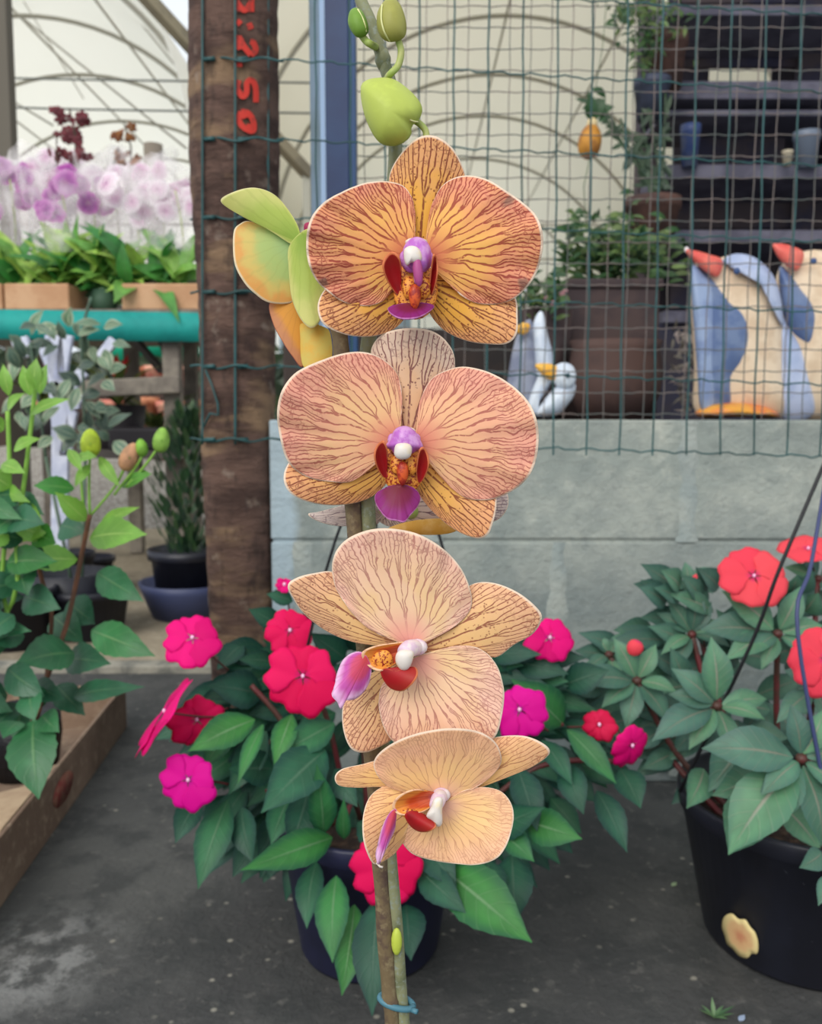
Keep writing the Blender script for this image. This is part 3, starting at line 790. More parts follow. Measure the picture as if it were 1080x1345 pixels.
# --- blue steel post on the wall
mb = MB(); navy = mat('post_navy', (24,46,88), 0.4, var=(8.0,(30,58,100),0.4,0.7))
pY = 1.43
def xa(px, Y): return W(px, 300, Y).x
zt = 1.9
post = empty('steel_post', (xa(447, pY), pY, WT), 'navy blue steel post with a pale grey edge rising from the wall', 'post')
mb = MB(); mb.box((xa(429, pY), pY, WT), (xa(459, pY), pY + 0.05, zt)); mb.build('web', navy, post, smooth=False, bevel=0.001)
mb = MB(); mb.box((xa(457.5, pY), pY + 0.006, WT), (xa(468, pY), pY + 0.05, zt)); mb.build('flange', mat('post_blue', (30,66,108), 0.4), post, smooth=False, bevel=0.001)
mb = MB(); mb.box((xa(408, pY), pY + 0.012, WT), (xa(422, pY), pY + 0.04, zt)); mb.build('frame_rail', mat('rail_grey', (134,156,176), 0.5, var=(8.0,(120,140,150),0.4,0.6)), post, smooth=False, bevel=0.001, label='pale grey rail')
mb = MB(); mb.box((xa(421.5, pY), pY + 0.008, WT), (xa(429.5, pY), pY + 0.04, zt)); mb.build('frame_rail', mat('rail_light', (176,204,238), 0.5), post, smooth=False, bevel=0.001, label='light blue rail')

# --- wooden trunk post with red lettering and wire wrapped round it
def tx(py): return np.interp(py, [-60, 0, 200, 400, 600, 800, 1000], [320, 319, 316, 316, 313, 314, 316])
def tw(py): return np.interp(py, [-60, 0, 200, 250, 400, 600, 800, 1000], [53, 53.5, 56, 54, 48, 46, 42, 43])
TY = 1.36
def trunk_r(z, a, full=True):
    py = 672.5 - F * math.tan(math.atan((z - 0.57) / TY) + PITCH) 
    r = tw(py) / F * TY
    if full:
        r *= 1 + 0.035 * mnoise.noise(Vector((math.cos(a) * 2, math.sin(a) * 2, z * 9))) + 0.018 * mnoise.noise(Vector((math.cos(a) * 6, math.sin(a) * 6, z * 40)))
        r += 0.0016 * abs(math.sin(z * 70 + 2 * mnoise.noise(Vector((z * 4, a, 0)))))
    return (tx(py) - 540) / F * TY, r
mb = MB(); vs = []; fs = []; uvs = []
NZ, NA = 220, 64
for i in range(NZ + 1):
    z = 1.55 * i / NZ
    for k in range(NA):
        a = 2 * math.pi * k / NA
        cx, r = trunk_r(z, a)
        vs.append((cx + r * math.cos(a), TY + r * math.sin(a), z)); uvs.append((k / NA, z))
for i in range(NZ):
    for k in range(NA):
        fs.append((i*NA+k, i*NA+(k+1) % NA, (i+1)*NA+(k+1) % NA, (i+1)*NA+k))
fs.append(tuple(NZ*NA+k for k in range(NA)))
mb.add(vs, fs, uvs)
mt = bpy.data.materials.new('trunk_bark'); t = NT(mt); oc = t.objco()
mp = t.n('ShaderNodeMapping'); t.put(mp.inputs[0], oc); mp.inputs['Scale'].default_value = (1, 1, 3.0)
mp2 = t.n('ShaderNodeMapping'); t.put(mp2.inputs[0], oc); mp2.inputs['Scale'].default_value = (1, 1, 0.35)
c = t.mix(t.ss(t.noise(mp.outputs[0], 9.0, 4.0, 0.6), 0.38, 0.62), S((112,88,78)), S((80,62,56)))
c = t.mix(t.ss(t.noise(mp.outputs[0], 5.0, 3.0, 0.6), 0.50, 0.64, 0, 0.75), c, S((156,128,100)))
c = t.mix(t.ss(t.noise(mp2.outputs[0], 60.0, 4.0, 0.6), 0.52, 0.7, 0, 0.6), c, S((58,48,46)))
c = t.mix(t.ss(t.noise(oc, 26.0, 3.0, 0.6), 0.60, 0.72, 0, 0.5), c, S((160,144,130)))
t.put(t.bs.inputs['Base Color'], c); t.bs.inputs['Roughness'].default_value = 0.85
t.bs.inputs['Specular IOR Level'].default_value = 0.2
t.bump(t.noise(mp.outputs[0], 40.0, 6.0, 0.7), 0.010)
trunk = mb.build('wooden_post', mt, origin=(-0.275, TY, 0), label='thick rough brown tree-trunk post with red painted lettering at top', cat='post')
# painted characters, read from top to bottom, wrapped on the bark
def on_trunk(px, py, lift=0.0016):
    r_ = ray(px, py); lo, hi = 1.20, TY
    z = zat(py, 1.30); x = W(px, py, 1.295).x
    cx, r = trunk_r(z, -math.pi / 2, False)
    r = r * 1.02 + 0.0015
    y = TY - math.sqrt(max(1e-5, r * r - (x - cx) ** 2)) - lift
    return W(px, py, y)
mr_ = mat('red_paint', (196,48,34), 0.6, var=(70.0,(128,44,34),0.5,0.68))
def stroke(mb, pl, w):
    pl = catmull(pl, 8) if len(pl) > 2 else np.array(pl, float)
    pl = resample(pl, max(6, int(len(pl) * 1.2)))
    vs = []; n = len(pl)
    for i in range(n):
        d = pl[min(i+1, n-1)] - pl[max(i-1, 0)]; d /= np.linalg.norm(d) + 1e-9
        q = np.array([-d[1], d[0]])
        for s_ in (-1, -0.33, 0.33, 1):
            p = pl[i] + q * s_ * w / 2
            vs.append(on_trunk(p[0], p[1]))
    fs = [(i*4+j, i*4+j+1, (i+1)*4+j+1, (i+1)*4+j) for i in range(n-1) for j in range(3)]
    mb.add(vs, fs)
def lt(x, y): return (290 + x / 7.075, y / 7.08)     # from the enlarged view
for name_, sts in (
    ('R', [[lt(150,-110),lt(150,110)],[lt(285,-110),lt(285,110)],[lt(150,20),lt(220,95),lt(285,20)]]),
    ('colon', [[lt(150,190),lt(185,225)],[lt(262,215),lt(282,270)]]),
    ('2', [[lt(170,330),lt(165,400),lt(180,460)],[lt(180,360),lt(215,430),lt(280,510)],[lt(280,510),lt(325,470),lt(305,400),lt(275,385)]]),
    ('comma', [[lt(140,592),lt(200,596)]]),
    ('5', [[lt(165,745),lt(155,820),lt(200,895),lt(240,860),lt(245,770),lt(290,745),lt(325,820),lt(328,950)]]),
    ('0', [[lt(190,1040),lt(165,1110),lt(215,1185),lt(300,1215),lt(300,1120),lt(250,1050),lt(190,1040)],[lt(210,1060),lt(225,1100)],[lt(240,1170),lt(290,1190)]])):
    mb = MB()
    for st in sts: stroke(mb, st, 7.6)
    mb.build('painted_character', mr_, trunk)

# --- welded wire meshes
mtl = mat('mesh_green_plastic', (38,84,86), 0.4, var=(10.0,(30,66,66),0.4,0.6))
mgr = mat('mesh_weathered', (88,92,90), 0.5, var=(16.0,(116,104,100),0.4,0.6))
FY = 1.275
mb = MB()
def wavy(y0, x0, x1, step, amp, Y, r, mb, ph=0.0, slope=0.0):
    pts = []; x = x0
    while x <= x1 + 1e-6:
        py = y0 + slope * (x - x0) + amp * math.sin((x - x0) * 0.14 + ph) + amp * 0.5 * math.sin(x * 0.31 + ph)
        pts.append(W(x, py, Y)); x += step
    mb.tube(pts, r, 5, caps=False)
hor = [-25, 78, 183, 286, 384, 482, 578]
horR = [-90, 12, 115, 213, 311, 402, 500, 596]
# right part: from the blue post to beyond the frame
for i, y0 in enumerate(hor):
    wavy(y0, 364, 1290, 9, 1.6, FY, 0.00125, mb, ph=i * 1.7, slope=(0.062, 0.060, 0.048, 0.044, 0.036, 0.032, 0.030)[i])
for k in range(20):
    px = 413 + 46.0 * k
    if px < 470 and px > 425: pass
    a = W(px, -90, FY); b = W(px - (px - 540) * 0.045, 598, FY)
    mb.tube([a + (b - a) * q / 14 + Vector((0.0010 * math.sin(q * 1.9 + k), 0, 0)) for q in range(15)], 0.0014, 5, caps=False)
mb.build('wire_fence', mtl, label='coarse dark green wire fence hung in front of the block wall', cat='fence')
# wire on the trunk
mb = MB()
for i, y0 in enumerate(hor):
    pts = []
    for px in np.linspace(250, 372, 26):
        p = W(px, y0 + 2.0 * math.sin(px * 0.12 + i), TY)
        cx, r = trunk_r(p.z, 0, False)
        u = max(-0.97, min(0.97, (px - tx(y0)) / (tw(y0) + 6)))
        y = TY - r * 1.05 * math.sqrt(1 - u * u) - 0.006
        if px > 345: y = y + (FY - y) * (px - 345) / 27
        pts.append(W(px, y0 + 2.4 * math.sin(px * 0.12 + i), y))
    mb.tube(pts, 0.0017, 6)
    # tie twists where the wires cross
    for px in (268, 312):
        p = on_trunk(px, y0, 0.004); q = on_trunk(px + 14, y0 - 1, 0.004)
        mb.tube([p, q], 0.0032, 6)
for k, px in enumerate((266, 309, 352)):
    mb.tube([on_trunk(min(px, tx(py) + tw(py) * 0.93), py, 0.004 + 0.001 * math.sin(py)) for py in range(-40, 590, 16)], 0.0020, 6)
# short hanging bent end
mb.tube([on_trunk(px, py, 0.006) for px, py in ((270,486),(278,505),(286,530),(287,545),(276,543),(268,560))], 0.0018, 6)
mb.build('wire_wrap', mtl, label='green wire mesh wrapped round the brown trunk post', cat='wire mesh')
# finer mesh standing on the wall
FY2 = 1.475
mb = MB(); z0 = WT; 
for k in range(28):
    px = 478 + 27.8 * k
    a = W(px, -90, FY2); b = W(px - (px - 500) * 0.062, 552, FY2); b.z = z0 + 0.001
    mb.tube([a + (b - a) * q / 18 + Vector((0.0009 * math.sin(q * 2.3 + k * 1.3), 0, 0)) for q in range(19)], 0.00095, 4, caps=False)
yy = -20
for i in range(21):
    wavy(yy + 0.0, 470, 1260, 8, 0.8, FY2, 0.00095, mb, ph=i * 2.1)
    yy += 28.2
mb.build('wire_fence', mgr, label='fine grey square wire mesh standing on the wall behind the coarse fence', cat='fence')

# ------------------------------------------------------------------ greenhouse tunnels behind
film = bpy.data.materials.new('greenhouse_film'); t = NT(film)
t.put(t.bs.inputs['Base Color'], S((236,236,232))); t.bs.inputs['Roughness'].default_value = 0.6
t.translucent(S((250,249,243)), 0.75)
film2 = film.copy(); film2.name = 'greenhouse_film_older'
for nd in film2.node_tree.nodes:
    if nd.type == 'BSDF_TRANSLUCENT': nd.inputs[0].default_value = S((232,229,218))
pipe = mat('greenhouse_pipe', (168,164,152), 0.5)
R_, AZ = 2.39, 4.6
def tunnel(cx, label, y0=6.2, y1=22.0, hoops=(), flat=False):
    fm = film if cx < 0 else film2
    g = empty('greenhouse_tunnel', (cx, y0, 0), label, 'greenhouse')
    mb = MB(); vs = []; fs = []; n_ = 40; ys = [y0 + (y1 - y0) * j / 10 for j in range(11)]
    for y in ys:
        for i in range(n_ + 1):
            a = math.pi * i / n_
            vs.append((cx + (R_ + 0.03) * math.cos(a), y, AZ - R_ + (R_ + 0.03) * math.sin(a)))
    for j in range(10):
        for i in range(n_):
            a0 = j * (n_ + 1) + i
            fs.append((a0, a0 + 1, a0 + n_ + 2, a0 + n_ + 1))
    mb.add(vs, fs); mb.build('cover', fm, g, solid=0.004)
    mb = MB(); vs = [(cx + R_ * math.cos(math.pi * i / 24), y1, AZ - R_ + R_ * math.sin(math.pi * i / 24)) for i in range(25)]
    vs = [(cx + R_, y1, 0.0)] + vs + [(cx - R_, y1, 0.0)]
    mb.add(vs, [tuple(range(len(vs)))]); mb.build('end_cover', fm, g, smooth=False, solid=0.004)
    for y in hoops:
        mb = MB()
        mb.tube([(cx + (R_ - 0.02) * math.cos(math.pi * i / 40), y, AZ - R_ + (R_ - 0.02) * math.sin(math.pi * i / 40)) for i in range(41)], 0.022, 8, caps=False)
        mb.tube([(cx - R_ + 0.02, y, AZ - R_), (cx + R_ - 0.02, y, AZ - R_)], 0.012, 6)
        mb.build('hoop', pipe, g)
    mb = MB()
    for dx in (-R_ + 0.02, R_ - 0.02):
        mb.tube([(cx + dx, y0, AZ - R_), (cx + dx, y1, AZ - R_)], 0.02, 8)
    for a in (0.35, 0.5, 0.65):
        mb.tube([(cx + (R_-0.03) * math.cos(math.pi*a), y0, AZ-R_+(R_-0.03)*math.sin(math.pi*a)), (cx + (R_-0.03) * math.cos(math.pi*a), y1, AZ-R_+(R_-0.03)*math.sin(math.pi*a))], 0.012, 6)
    mb.build('purlin', pipe, g)
    return g
gl = tunnel(-3.9, 'white arched plastic greenhouse roof behind the table of orchids on the left', hoops=(7.6, 9.2, 10.7, 12.3, 14.0, 16.0))
gr = tunnel(0.95, 'white arched plastic greenhouse roof seen through the wire mesh on the right', hoops=(7.6, 9.2, 10.7, 12.1, 14.0, 16.5))
gm = tunnel(5.8, 'white plastic greenhouse tunnel farthest right, behind the dark shelving', hoops=(8.0, 11.0, 14.0))
# crossing bracing wires under the left roof
for (a, b, r_, Y_) in (((10,8),(245,195),0.010,8.6),((160,0),(250,110),0.008,8.4),((30,0),(110,130),0.006,9.0),((15,132),(70,165),0.010,9.0)):
    mb = MB(); mb.tube([W(a[0]-40*(b[0]-a[0])/100, a[1]-40*(b[1]-a[1])/100, Y_), W(b[0], b[1], Y_)], r_, 6)
    mb.build('brace_wire', pipe, gl)
# gutter beam (sloping) with its post
gb = empty('gutter_brace', (W(405,230,5.2).x, 5.2, 0), 'sloping beige steel brace and slim post behind the trunk post', 'brace')
mb = MB(); mb.bar(W(150,-50,4.6), W(406,230,5.2), 0.075, 0.06); mb.build('beam', mat('beam_tan', (134,124,100), 0.6, var=(6.0,(112,104,86),0.4,0.6)), gb, smooth=False, bevel=0.006)
mb = MB(); p = W(403,228,5.2); mb.bar(p, Vector((p.x, p.y, 0)), 0.045, 0.045); mb.build('upright', mat('beam_grey', (160,158,144), 0.6), gb, smooth=False, bevel=0.004)
# two straight cables crossing under the roof
for (ya, yb, lb) in ((101,106,'upper straight dark cable strung under the left greenhouse roof'),(139,146,'lower straight dark cable strung under the left greenhouse roof')):
    mb = MB(); mb.tube([W(-60, ya, 5.5), W(100, (ya+yb)/2 + 1, 5.5), W(420, yb + 3, 5.5)], 0.006, 6)
    mb.build('cable', mat('cable_dark', (92,96,92), 0.6), label=lb, cat='cable')
mb = MB(); p0 = W(4, 185, 4.2); mb.bar(Vector((W(3,100,4.2).x, 4.2, 0)), Vector((W(2,0,4.2).x, 4.2, 2.75)), 0.07, 0.07)
mb.build('timber_post', mat('post_taupe', (96,90,80), 0.8), smooth=False, label='grey-brown square post at the far left edge behind the orchids', cat='post', bevel=0.004)
# blue-grey far shed seen low between trunk and post
fs_ = empty('far_shed', (W(400,260,12.0).x, 12.0, 0), 'pale blue corrugated shed far behind, between trunk and blue post', 'shed')
mb = MB(); a = W(364,245,12.0); b = W(540,245,12.0)
mb.box((a.x, 12.0, 0.0), (b.x, 14.0, zat(250, 12.0))); mb.build('shed_wall', mat('shed_blue', (186,206,220), 0.6, var=(3.0,(164,188,206),0.4,0.6)), fs_, smooth=False)
mb = MB(); mb.add([(a.x-0.1,11.8,zat(245,12)),(b.x+0.1,11.8,zat(262,12)),(b.x+0.1,14.1,zat(215,12)),(a.x-0.1,14.1,zat(200,12))],[(0,1,2,3)])
mb.build('shed_roof', mat('shed_roof_slate', (120,140,156), 0.6), fs_, smooth=False, solid=0.05)
# ------------------------------------------------------------------ impatiens pots
def n_cam(p):                      # leaf normal: up and toward the viewer side
    return Vector((0.0, -0.75, 0.75))
def pxleaf(mb, b, tp, w, Yb, Yt=None, tint=None, droop=0.10, fold=0.22, curl=0.0, serr=0.0, nrm=None, lobes=False, peak=0.45):
    Yt = Yb - 0.02 if Yt is None else Yt
    P = W(b[0], b[1], Yb); T = W(tp[0], tp[1], Yt)
    mb.leaf(P, T, w / F * Yb, nrm or Vector((rnd.uniform(-0.25, 0.25), -0.9, 0.45)), droop=droop, fold=fold, curl=curl, serr=serr, tint=tint, lobes=lobes, peak=peak)
def hibi(mb, center, R, nrm, spin=0.0, n=5, cup=0.15, notch=0.16, rg=None):
    """five broad overlapping heart-tipped petals"""
    rg = rg or rnd
    nrm = Vector(nrm).normalized(); u = nrm.orthogonal().normalized(); v = nrm.cross(u)
    c = Vector(center); NR, NT_ = 8, 15
    for k in range(n):
        a0 = spin + 2 * math.pi * k / n + rg.uniform(-0.08, 0.08)
        Rk = R * (rg.uniform(0.92, 1.10) if k in (0, 1, 4) else rg.uniform(0.78, 0.92)); half = math.pi / n * 1.42
        vs = []; uvs = []
        for i in range(NR + 1):
            rr = i / NR
            for j in range(NT_):
                t = j / (NT_ - 1) * 2 - 1
                edge = (1 - 0.30 * abs(t) ** 3) * (1 - notch * math.exp(-(t / 0.22) ** 2)) * (1 + 0.03 * math.sin(t * 11 + k))
                rad = Rk * rr * edge
                an = a0 + half * t * (0.35 + 0.65 * min(1, rr * 1.6))
                lift = cup * Rk * (rr * (1 - rr) * 1.6 - 0.35 * rr ** 3) + 0.03 * Rk * math.sin(5 * t + k) * rr ** 2 + 0.010 * Rk * ((k * 2) % 5)
                vs.append(c + (u * math.cos(an) + v * math.sin(an)) * rad + nrm * lift); uvs.append((j / (NT_ - 1), rr))
        fs = [(i*NT_+j, i*NT_+j+1, (i+1)*NT_+j+1, (i+1)*NT_+j) for i in range(NR) for j in range(NT_-1)]
        mb.add(vs, fs, uvs, rg.random())
def flower_mat(name, a, b, eye):
    m = bpy.data.materials.new(name); t = NT(m)
    sp = t.n('ShaderNodeSeparateXYZ'); t.put(sp.inputs[0], t.n('ShaderNodeUVMap').outputs[0])
    at = t.n('ShaderNodeAttribute', attribute_name='tint')
    c = t.mix(at.outputs['Fac'], S(a), S(b))
    c = t.mix(t.ss(sp.outputs[1], 0.05, 0.28, 0.9, 0.0), c, S(eye))
    t.put(t.bs.inputs['Base Color'], c); t.bs.inputs['Roughness'].default_value = 0.6
    t.bs.inputs['Specular IOR Level'].default_value = 0.15
    t.translucent(c, 0.35)
    return m
FM = dict(mag=flower_mat('petal_magenta', (222,8,116), (244,22,136), (190,16,130)),
          crim=flower_mat('petal_crimson_pink', (226,12,84), (240,26,104), (200,30,110)),
          vio=flower_mat('petal_violet_pink', (224,8,150), (240,24,168), (190,10,150)),
          red=flower_mat('petal_rose_red', (214,16,70), (230,40,90), (170,20,60)),
          coral=flower_mat('petal_coral', (244,74,96), (250,96,104), (214,50,120)),
          green=_mats['pedicel_green'] if 'pedicel_green' in _mats else GM['green'])
eye_m = mat('flower_eye', (250,190,225), 0.4)
redstem = mat('impatiens_stem', (104,40,44), 0.5, var=(40.0,(74,48,40),0.4,0.6))
soil = mat('soil', (52,40,34), 0.95, var=(80.0,(86,66,52),0.5,0.65), bump=(120.0, 0.006))
def blossom(plant_, px, py, Y, rpx, nrm, kind, spin=0.0, label=None, stem_to=None, cup=0.15, notch=0.16, n=5):
    c = W(px, py, Y); mb = MB()
    hibi(mb, c, rpx / F * Y, nrm, spin, cup=cup, notch=notch, n=n)
    o = mb.build('flower', FM[kind], plant_, origin=c, solid=0.0004, label=label)
    nv = Vector(nrm).normalized()
    e = MB(); e.blob(c + nv * 0.0022, (0.0018, 0.0018, 0.0022), None, 8)
    e.build('flower_eye', eye_m, o)
    if stem_to is not None:
        s_ = MB(); b = W(stem_to[0], stem_to[1], Y + 0.03)
        s_.tube(curve3([c - nv * 0.001, (c + b) / 2 - nv * 0.006, b], 5), 0.0011, 6)
        s_.build('flower_stalk', redstem, o)
    return o
impleaf = leafmat('impatiens_leaf', (42,94,62), (84,122,92), rough=0.5, trans=0.15, tint=0.45, edge=(28,78,60), side=8, spec=0.35)
impleaf2 = leafmat('impatiens_leaf_grey', (72,112,90), (132,132,116), rough=0.5, trans=0.12, tint=0.32, edge=(66,108,92), side=8)
black = mat('pot_black', (28,29,38), 0.42, var=[(9.0,(36,38,50),0.4,0.65),(260.0,(110,112,120),0.71,0.76)])
blackm = mat('pot_navy', (34,36,62), 0.42, var=[(9.0,(28,30,48),0.4,0.65),(300.0,(110,112,120),0.74,0.78)])
wirem = mat('hanger_black', (22,22,26), 0.4); wireb = mat('hanger_navy', (56,64,104), 0.4)
def pot(parent, cx, cy, r0, r1, h, m, lip=0.006):
    mb = MB()
    mb.lathe((cx, cy, 0), [(0.0,0.0005),(r0*0.96,0.0005),(r0,0.006),(r1-0.004,h-0.022),(r1,h-0.020),(r1+lip*0.4,h-0.002),(r1+lip*0.2,h),(r1-0.003,h),(r1-0.006,h-0.02),(r1-0.010,h-0.024),(0.0,h-0.024)], 56)
    o = mb.build('pot', m, parent)
    mb = MB(); mb.lathe((cx, cy, 0), [(0.0,h-0.020),(r1*0.5,h-0.018),(r1-0.008,h-0.022)], 32)
    # close downward surface
    mb.build('soil', soil, parent)
    return o

# --- middle pot with magenta flowers
PC = (-0.045, 0.905)
pink = empty('potted_impatiens', (PC[0], PC[1], 0), 'potted impatiens with magenta flowers and drooping leaves, directly behind the orchid', 'potted plant')
pot(pink, PC[0], PC[1], 0.075, 0.098, 0.155, blackm)
L1 = [ # base, tip, width px, Y base, Y tip, tint
 ((335,945),(247,987),46,0.86,0.82,0.95),((346,951),(312,1030),22,0.85,0.80,0.8),((384,938),(360,1007),32,0.85,0.81,1.0),
 ((440,950),(364,992),42,0.86,0.82,0.55),((428,985),(343,1068),64,0.84,0.77,0.35),((425,1095),(416,1003),38,0.82,0.80,0.65),
 ((452,1102),(452,1048),20,0.82,0.80,0.7),((437,1100),(316,1143),46,0.82,0.74,0.85),((300,1050),(260,1168),46,0.86,0.80,0.5),
 ((318,1060),(332,1133),38,0.86,0.82,0.25),((378,1052),(356,1110),36,0.85,0.81,0.45),((442,1150),(437,1265),46,0.80,0.74,0.75),
 ((416,1132),(403,1220),38,0.82,0.77,0.4),((466,1188),(449,1308),46,0.79,0.73,0.95),((498,1178),(489,1335),56,0.79,0.72,0.15),
 ((534,1188),(540,1262),48,0.80,0.75,0.1),((580,1140),(699,1238),74,0.80,0.73,0.95),((550,1142),(613,1200),42,0.80,0.75,0.3),
 ((673,1122),(676,1215),52,0.83,0.78,0.25),((680,1008),(706,1092),42,0.86,0.81,0.1),((745,958),(810,1030),32,0.88,0.84,0.7),
 ((712,972),(752,1032),30,0.88,0.84,0.35),((742,1002),(767,1070),38,0.87,0.83,0.25),((784,1038),(824,1120),36,0.88,0.83,0.2),
 ((740,952),(672,892),56,0.90,0.88,0.7),((690,1078),(765,1102),48,0.83,0.79,0.85),((664,1098),(702,1132),32,0.82,0.79,0.7),
 ((262,1048),(230,1108),36,0.88,0.84,0.2),((368,822),(326,800),28,0.95,0.93,0.3),((362,870),(312,866),26,0.93,0.90,0.3),
 ((345,912),(272,900),50,0.92,0.88,0.1),((320,845),(285,880),30,0.95,0.92,0.15),((300,960),(268,1010),34,0.90,0.86,0.6),
 ((815,1010),(842,1062),42,0.90,0.86,0.3),((560,1110),(600,1165),44,0.81,0.77,0.2),((640,1130),(650,1190),40,0.82,0.78,0.3),
 ((700,1060),(700,1110),34,0.85,0.81,0.5),((640,1090),(716,1060),44,0.84,0.80,0.35),((740,900),(800,880),42,0.93,0.91,0.2),
 ((690,880),(640,850),40,0.94,0.92,0.3),((360,1010),(300,1010),46,0.87,0.83,0.3),((405,1040),(382,1120),44,0.84,0.80,0.2),
 ((470,1080),(520,1120),40,0.83,0.80,0.3),((400,870),(345,840),34,0.95,0.92,0.25),((385,790),(350,780),22,0.97,0.96,0.3),
 ((420,820),(395,770),30,0.97,0.96,0.2),((350,960),(300,1045),40,0.88,0.84,0.4),((440,1010),(470,1060),34,0.84,0.81,0.25)]
mb = MB()
for b, tp, w, yb, yt, ti in L1:
    pxleaf(mb, b, tp, w, yb, yt, ti, serr=0.05)
rg = random.Random(3)
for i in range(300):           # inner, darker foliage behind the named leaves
    a = rg.random() * 2 * math.pi; q = rg.random() ** 0.5
    x = 510 + 245 * q * math.cos(a); y = 975 + 158 * q * math.sin(a)
    if (x > 740 and y < 850) or (x < 300 and y < 900): continue
    dx = (x - 500) / 235; Yb = 0.93 + 0.06 * rg.random() - 0.03 * max(0, (y - 980) / 150)
    L = rg.uniform(45, 85)
    ang = math.atan2(y - 900 + rg.uniform(-40, 60), x - 490 + rg.uniform(-40, 40))
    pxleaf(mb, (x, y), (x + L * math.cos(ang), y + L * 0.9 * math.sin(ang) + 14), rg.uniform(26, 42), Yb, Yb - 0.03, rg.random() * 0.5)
mb.build('foliage', impleaf, pink)
mb = MB()
for (x, y, Yt) in ((330,900,0.9),(400,880,0.9),(360,960,0.88),(450,1090,0.84),(350,1040,0.86),(560,1130,0.83),(660,1080,0.86),(740,950,0.9),(700,880,0.93),(640,900,0.92),(470,900,0.92),(810,1000,0.9)):
    b = Vector((PC[0] + (x - 475) * 0.0003, PC[1] + rg.uniform(-0.02, 0.03), 0.13)); e = W(x, y, Yt)
    mid = (b + e) / 2 + Vector((0, 0, 0.03))
    mb.tube(curve3([b, mid, e], 6), 0.003, 7)
mb.build('stems', redstem, pink)
fw = [ # px, py, Y, r, normal, kind, spin, label, stem
 (253,838,0.86,42,(0.05,-0.85,0.5),'mag',0.3,None,(300,880),0.12),
 (381,828,0.90,36,(0.1,-0.9,0.35),'crim',1.0,None,(400,870),0.1),
 (398,888,0.84,54,(0.05,-0.95,0.28),'crim',0.2,None,(420,930),0.1),
 (218,935,0.84,64,(-0.80,-0.16,0.60),'mag',0.5,None,(300,940),0.06),
 (258,945,0.86,38,(0.3,-0.7,0.2),'crim',0.9,None,(300,930),0.35),
 (248,1024,0.82,44,(-0.1,-0.95,0.25),'vio',0.1,None,(300,1030),0.1),
 (508,1138,0.78,55,(0.0,-0.95,0.2),'crim',0.7,'crimson-pink flower low behind the orchid stalk',(500,1100),0.1),
 (722,838,0.92,36,(0.1,-0.85,0.5),'mag',0.4,None,(700,880),0.15),
 (683,932,0.84,40,(-0.25,-0.9,0.3),'vio',1.2,None,(720,960),0.15),
 (788,952,0.88,24,(-0.3,-0.8,0.4),'red',0.4,None,(745,955),0.3),
 (829,978,0.87,36,(0.45,-0.75,-0.1),'mag',0.9,None,(800,940),0.25),
 (374,768,0.96,12,(0.0,-0.9,0.4),'mag',0.2,None,(380,800),0.2)]
for (px, py, Y_, r, nv, kd, spn, lb, st, cp) in fw:
    blossom(pink, px, py, Y_, r, nv, kd, spn, lb, st, cp)
apex = W(504, 560, 0.885)
for (a, b_) in (((428,750),(352,1095)),((582,720),(640,1100))):
    mb = MB(); mb.tube(curve3([apex, W(a[0], a[1], 0.89), W(b_[0], b_[1], 0.905)], 6), 0.0016, 6); mb.build('hanger_wire', wirem, pink)
mb = MB(); mb.tube(curve3([apex, Vector((PC[0], 0.97, 0.35)), Vector((PC[0], 1.0, 0.15))], 6), 0.0016, 6); mb.build('hanger_wire', wirem, pink)
mb = MB(); mb.tube([apex, apex + Vector((0.004, 0, 0.012)), apex + Vector((0.010, 0, 0.010)), apex + Vector((0.012, 0, 0.0))], 0.0018, 6); mb.build('hook', wirem, pink)

# --- right pot with coral flowers
QC = (0.436, 0.92)
coral = empty('potted_impatiens', (QC[0], QC[1], 0), 'large black pot of grey-green impatiens with coral flowers on the right', 'potted plant')
po = pot(coral, QC[0], QC[1], 0.106, 0.137, 0.165, black)
def on_pot(px, py):
    r_ = ray(px, py)
    # march to the conical wall
    for k in range(4000):
        Y_ = 0.60 + k * 0.0001; p = CAM + r_ * (Y_ / r_.y)
        rr = 0.106 + (0.137 - 0.106) * p.z / 0.165
        if (p.x - QC[0]) ** 2 + (p.y - QC[1]) ** 2 <= (rr + 0.0012) ** 2: return p
    return p
ol = [(952,1204),(961,1200),(970,1207),(979,1208),(986,1218),(992,1225),(996,1238),(995,1252),(988,1252),(982,1258),(971,1255),(963,1246),(956,1240),(953,1230),(949,1217)]
pl = catmull(ol, 4, True); cc = pl.mean(0); vs = [on_pot(*cc)]; n_ = len(pl)
for q in (0.33, 0.66, 1.0):
    vs += [on_pot(*(cc + (p - cc) * q)) for p in pl]
fs = [(0, 1 + k, 1 + (k + 1) % n_) for k in range(n_)]
for i in range(2): fs += [(1+i*n_+k, 1+(i+1)*n_+k, 1+(i+1)*n_+(k+1) % n_, 1+i*n_+(k+1) % n_) for k in range(n_)]
uvs = [(0, 0)] + [(0, q) for q in (0.33, 0.66, 1.0) for _ in pl]
mb = MB(); mb.add(vs, [f[::-1] for f in fs], uvs)
mb.build('sticker', grad_mat('sticker_cream', [(0.0,(206,140,104)),(0.55,(222,180,130)),(0.9,(226,206,146))], trans=0), coral, solid=0.0012, label='cream scalloped patch stuck on the pot')
mb = MB()
